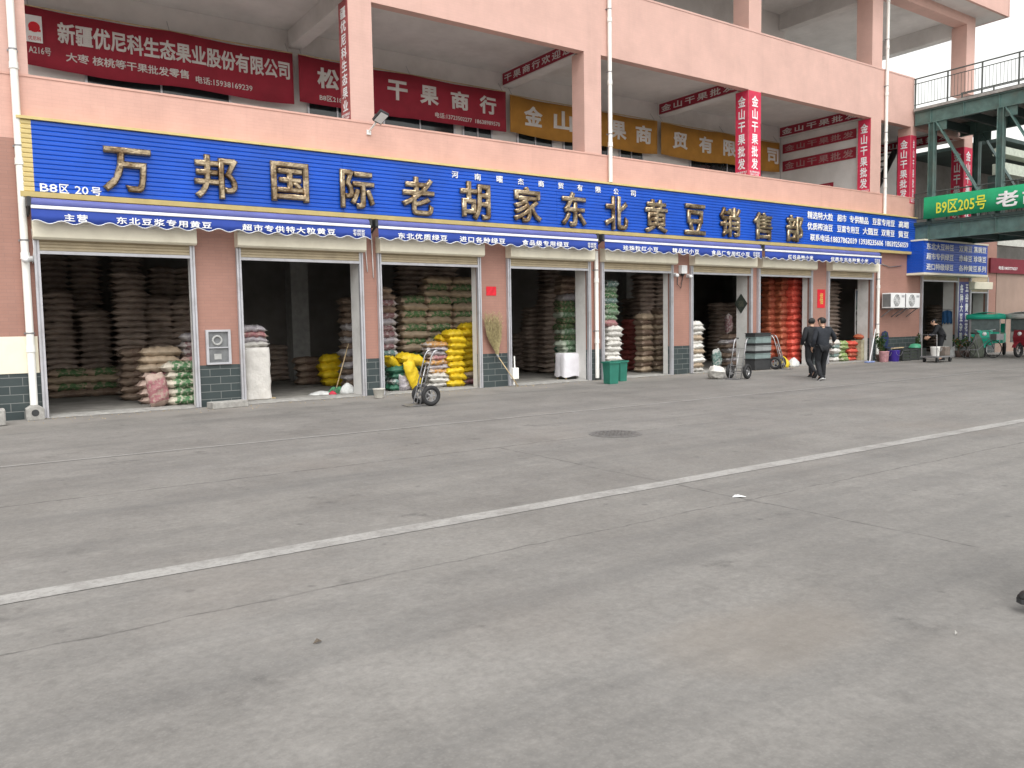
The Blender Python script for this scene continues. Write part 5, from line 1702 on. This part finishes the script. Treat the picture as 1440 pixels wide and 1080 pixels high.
o = thing('carton', 'dark carton at the right end of the platform trolley', 'box', (tx + .34, -2.1, .21))
MB().box(tx + .18, tx + .50, -2.28, -1.92, .213, .52).build('carton_body', plain('carton_dark', (.16, .13, .11), .8, var=.3), o, bevel=.01)
MB().box(tx + .30, tx + .38, -2.283, -1.917, .522, .525).build('tape', PVC, o)

def cargo_trike(loc, rz, label, boxmat, canopy=None, fairing=None):
    o = thing('cargo_tricycle', label, 'tricycle', loc, rz, 'parked cargo tricycles')
    # local: front towards +x
    b = MB()
    b.box(-1.35, .15, -.52, .52, .50, .54)
    b.box(-1.35, .15, -.52, -.49, .54, .86).box(-1.35, .15, .49, .52, .54, .86).box(-1.35, -1.32, -.49, .49, .54, .86).box(.12, .15, -.49, .49, .54, .86)
    b.build('cargo_box', boxmat, o, local=True)
    b = MB().box(-1.3, .6, -.05, .05, .40, .48).bar((.55, 0, .44), (1.0, 0, .62), .06, .06).bar((1.02, 0, .95), (1.22, 0, .28), .05, .07)
    b.build('chassis', DARK, o, local=True)
    for x, y in ((-.95, -.50), (-.95, .50), (1.24, 0)):
        w2 = MB().ring((x, y, .27), (0, 1, 0), .215, .055, 24, 8).build('wheel', BLACK, o, local=True, smooth=True)
        m = MB().lathe((x, y - .03, .27), (0, 1, 0), [(0, .05), (.06, .05)], 12)
        for k in range(6):
            a = k * math.pi / 3
            m.bar((x, y, .27), (x + .17 * math.cos(a), y, .27 + .17 * math.sin(a)), .02, .012, (0, 1, 0))
        m.build('rim', STEEL, w2, local=True)
    MB().box(.20, .66, -.16, .16, .66, .74).bar((.43, 0, .66), (.43, 0, .46), .2, .2).build('seat', BLACK, o, local=True, bevel=.02)
    MB().tube([(1.0, -.34, 1.04), (1.03, -.1, 1.0), (1.03, .1, 1.0), (1.0, .34, 1.04)], .016, 8).build('handlebar', STEEL, o, local=True)
    fm = fairing or DARK
    MB().prism_y([(1.02, .45), (1.12, .45), (1.20, .75), (1.12, 1.02), (1.05, 1.0), (1.08, .74)], -.26, .26).build('fairing', fm, o, local=True, bevel=.015)
    MB().lathe((1.17, 0, .88), (1, 0, .1), [(0, .04), (.03, .075), (.05, .07)], 14).build('headlight', WHITE, o, local=True, smooth=True)
    m = MB()
    for k in range(7):
        a0, a1 = R(20 + 20 * k), R(40 + 20 * k)
        m.bar((1.24 + .31 * math.cos(a0), 0, .27 + .31 * math.sin(a0)), (1.24 + .31 * math.cos(a1), 0, .27 + .31 * math.sin(a1)), .02, .14, (0, 1, 0))
    m.build('mudguard', fm, o, local=True)
    if canopy:
        for x, y in ((-1.3, -.5), (-1.3, .5), (.95, -.48), (.95, .48)):
            MB().tube([(x, y, .55), (x, y, 1.56)], .016, 8).build('canopy_post', STEEL, o, local=True)
        m = MB()
        N = 10
        for i in range(N + 1):
            y = -.62 + 1.24 * i / N
            z = 1.56 + .10 * math.cos((i / N - .5) * math.pi)
            m.v += [(-1.45, y, z), (1.1, y, z + .02), (-1.45, y, z + .02), (1.1, y, z + .04)]
        for i in range(N):
            a = 4 * i
            m.f += [(a, a + 1, a + 5, a + 4), (a + 2, a + 6, a + 7, a + 3), (a, a + 4, a + 6, a + 2), (a + 1, a + 3, a + 7, a + 5)]
        m.f += [(0, 2, 3, 1), (4 * N, 4 * N + 1, 4 * N + 3, 4 * N + 2)]
        m.box(-1.45, 1.1, -.635, -.622, 1.42, 1.60).box(-1.45, 1.1, .622, .635, 1.42, 1.60).box(-1.465, -1.452, -.62, .62, 1.42, 1.60).box(1.102, 1.115, -.62, .62, 1.44, 1.62)
        m.build('canopy', canopy, o, local=True, smooth=True)
        MB().box(.96, .985, -.46, .46, .95, 1.5).build('windscreen', plain('hazy_screen', (.10, .13, .13), .15, var=.2), o, local=True)
        MB().box(-1.34, -1.30, -.48, .48, .87, 1.25).box(.93, .955, -.46, .46, .55, .94).build('green_panel', canopy, o, local=True)
    return o
TG = plain('canopy_green', (.02, .40, .27), .5, var=.15, scale=4)
cargo_trike((px(1400, 480, -1.6)[0], -1.3, 0), R(200), 'green canopied cargo tricycle parked beyond the flowering plants', TG, TG, TG)
cargo_trike((px(1466, 500, -3.0)[0] - .1, -2.9, 0), R(172), 'dark blue cargo tricycle with red fairing cut by the right edge', plain('trike_blue', (.03, .05, .10), .45), plain('canopy_pale', (.60, .61, .58), .6), plain('trike_red', (.22, .02, .03), .4))
# parked bicycle
bxx = px(1379, 497, -2.0)[0]
bi = thing('bicycle', 'old bicycle leaning in front of the green canopied tricycle', 'bicycle', (bxx, -2.0, 0), R(-30))
for x in (-.5, .5):
    w2 = MB().ring((x, 0, .33), (0, 1, 0), .31, .018, 28, 6).build('wheel', BLACK, bi, local=True, smooth=True)
    m = MB()
    for k in range(10):
        a = k * math.pi / 5
        m.bar((x, 0, .33), (x + .30 * math.cos(a), 0, .33 + .30 * math.sin(a)), .004, .004, (0, 1, 0))
    m.build('spokes', STEEL, w2, local=True)
MB().tube([(-.5, 0, .33), (-.1, 0, .32), (.33, 0, .72), (-.2, 0, .76), (-.1, 0, .32)], .016, 8).tube([(-.5, 0, .33), (-.2, 0, .76), (-.24, 0, .90)], .014, 8).tube([(.5, 0, .33), (.36, 0, .70), (.32, 0, .98)], .016, 8).build('frame', plain('bike_frame', (.12, .12, .13), .4), bi, local=True, smooth=True)
MB().tube([(.22, -.28, 1.0), (.32, -.1, .99), (.32, .1, .99), (.22, .28, 1.0)], .012, 8).build('handlebar', STEEL, bi, local=True)
MB().prism_y([(-.36, .90), (-.14, .90), (-.08, .93), (-.2, .96), (-.36, .96)], -.08, .08).build('saddle', BLACK, bi, local=True, bevel=.015)
MB().obox(Matrix.Translation((.62, 0, .78)), .28, .34, .22).build('basket', GREY, bi, local=True)
MB().bar((-.1, .05, .33), (-.02, .05, .02), .012, .012).build('kickstand', STEEL, bi, local=True)
# grey-green tarp covered heap
hp = bag(1374, -1.7, .95, .62, plain('tarp_green', (.10, .115, .09), .75, var=.25, scale=6, bump=.6), 'grey green tarpaulin covered heap beside the bicycle', 6, 'covered_heap')
hp['category'] = 'covered heap'

# ------------------------------------------------------------------ ground bits
mh = thing('manhole_cover', 'round dark manhole cover set in the concrete yard', 'manhole cover', (7.53, -8.27, 0))
MB().lathe((7.53, -8.27, .002), (0, 0, 1), [(0, .37), (.004, .37), (.005, .335)], 36).build('frame_ring', plain('iron_ring', (.15, .145, .138), .7), mh)
m = MB().lathe((7.53, -8.27, .003), (0, 0, 1), [(0, .335), (.007, .335)], 36)
for i in range(-4, 5):
    for j in range(-4, 5):
        if i * i + j * j < 17:
            m.box(7.53 + i * .07 - .022, 7.53 + i * .07 + .022, -8.27 + j * .07 - .022, -8.27 + j * .07 + .022, .0101, .0135)
m.build('lid', plain('iron_lid', (.115, .11, .105), .6, var=.3, scale=12), mh)
pp = MB()
pp.v = [(5.55, -11.98, .004), (5.60, -12.03, .010), (5.65, -12.05, .006), (5.62, -11.95, .010), (5.60, -12.0, .022)]
pp.v += [(a, b, c + .003) for a, b, c in pp.v]
pp.f = [(0, 1, 4), (1, 2, 4), (2, 3, 4), (3, 0, 4), (5, 9, 6), (6, 9, 7), (7, 9, 8), (8, 9, 5), (0, 5, 6, 1), (1, 6, 7, 2), (2, 7, 8, 3), (3, 8, 5, 0)]
tag(pp.build('paper_scrap', WHITE, None, at=(5.6, -12, 0)), 'crumpled white paper scrap lying on the concrete', 'litter')
rnd = random.Random(11)
for k, (x, y, s, nm) in enumerate(((1.40, -12.9, .022, 'small dark leaf lying in the left foreground of the yard'), (3.95, -14.7, .012, 'tiny pale pebble in the right foreground of the yard'))):
    m = MB()
    m.v = [(x - s, y, .004), (x, y - s * .4, .012), (x + s, y + s * .2, .004), (x, y + s * .5, .02)]
    m.v += [(a, b, c + .004) for a, b, c in m.v]
    m.f = [(0, 1, 2, 3), (7, 6, 5, 4), (0, 4, 5, 1), (1, 5, 6, 2), (2, 6, 7, 3), (3, 7, 4, 0)]
    tag(m.build('leaf' if k == 0 else 'pebble', plain('leaf_dry', (.10, .08, .06), .8) if k == 0 else CONCB, None, at=(x, y, 0)), nm, 'litter')

bpy.data.objects.remove(_to)
sg = MB()
rnd = random.Random(5)
for k in range(700):
    a_, b_ = rnd.choice(SHOPS[1:9])
    x, y = rnd.uniform(a_ - .3, b_ + .3), -abs(rnd.gauss(0, .45)) - .05
    q = rnd.uniform(.006, .018)
    b = len(sg.v)
    an = rnd.uniform(0, 6.28)
    c_, s2 = math.cos(an) * q, math.sin(an) * q
    sg.v += [(x + c_, y + s2, .003), (x - s2, y + c_, .003), (x - c_, y - s2, .003), (x + s2, y - c_, .003), (x, y, .003 + q * .8)]
    sg.f += [(b, b + 1, b + 4), (b + 1, b + 2, b + 4), (b + 2, b + 3, b + 4), (b + 3, b, b + 4)]
tag(sg.build('spilled_grain', plain('grain_litter', (.33, .27, .18), .9, var=.5, scale=30)), 'scattered spilled grain and litter along the shop thresholds', 'litter', None, 'stuff')
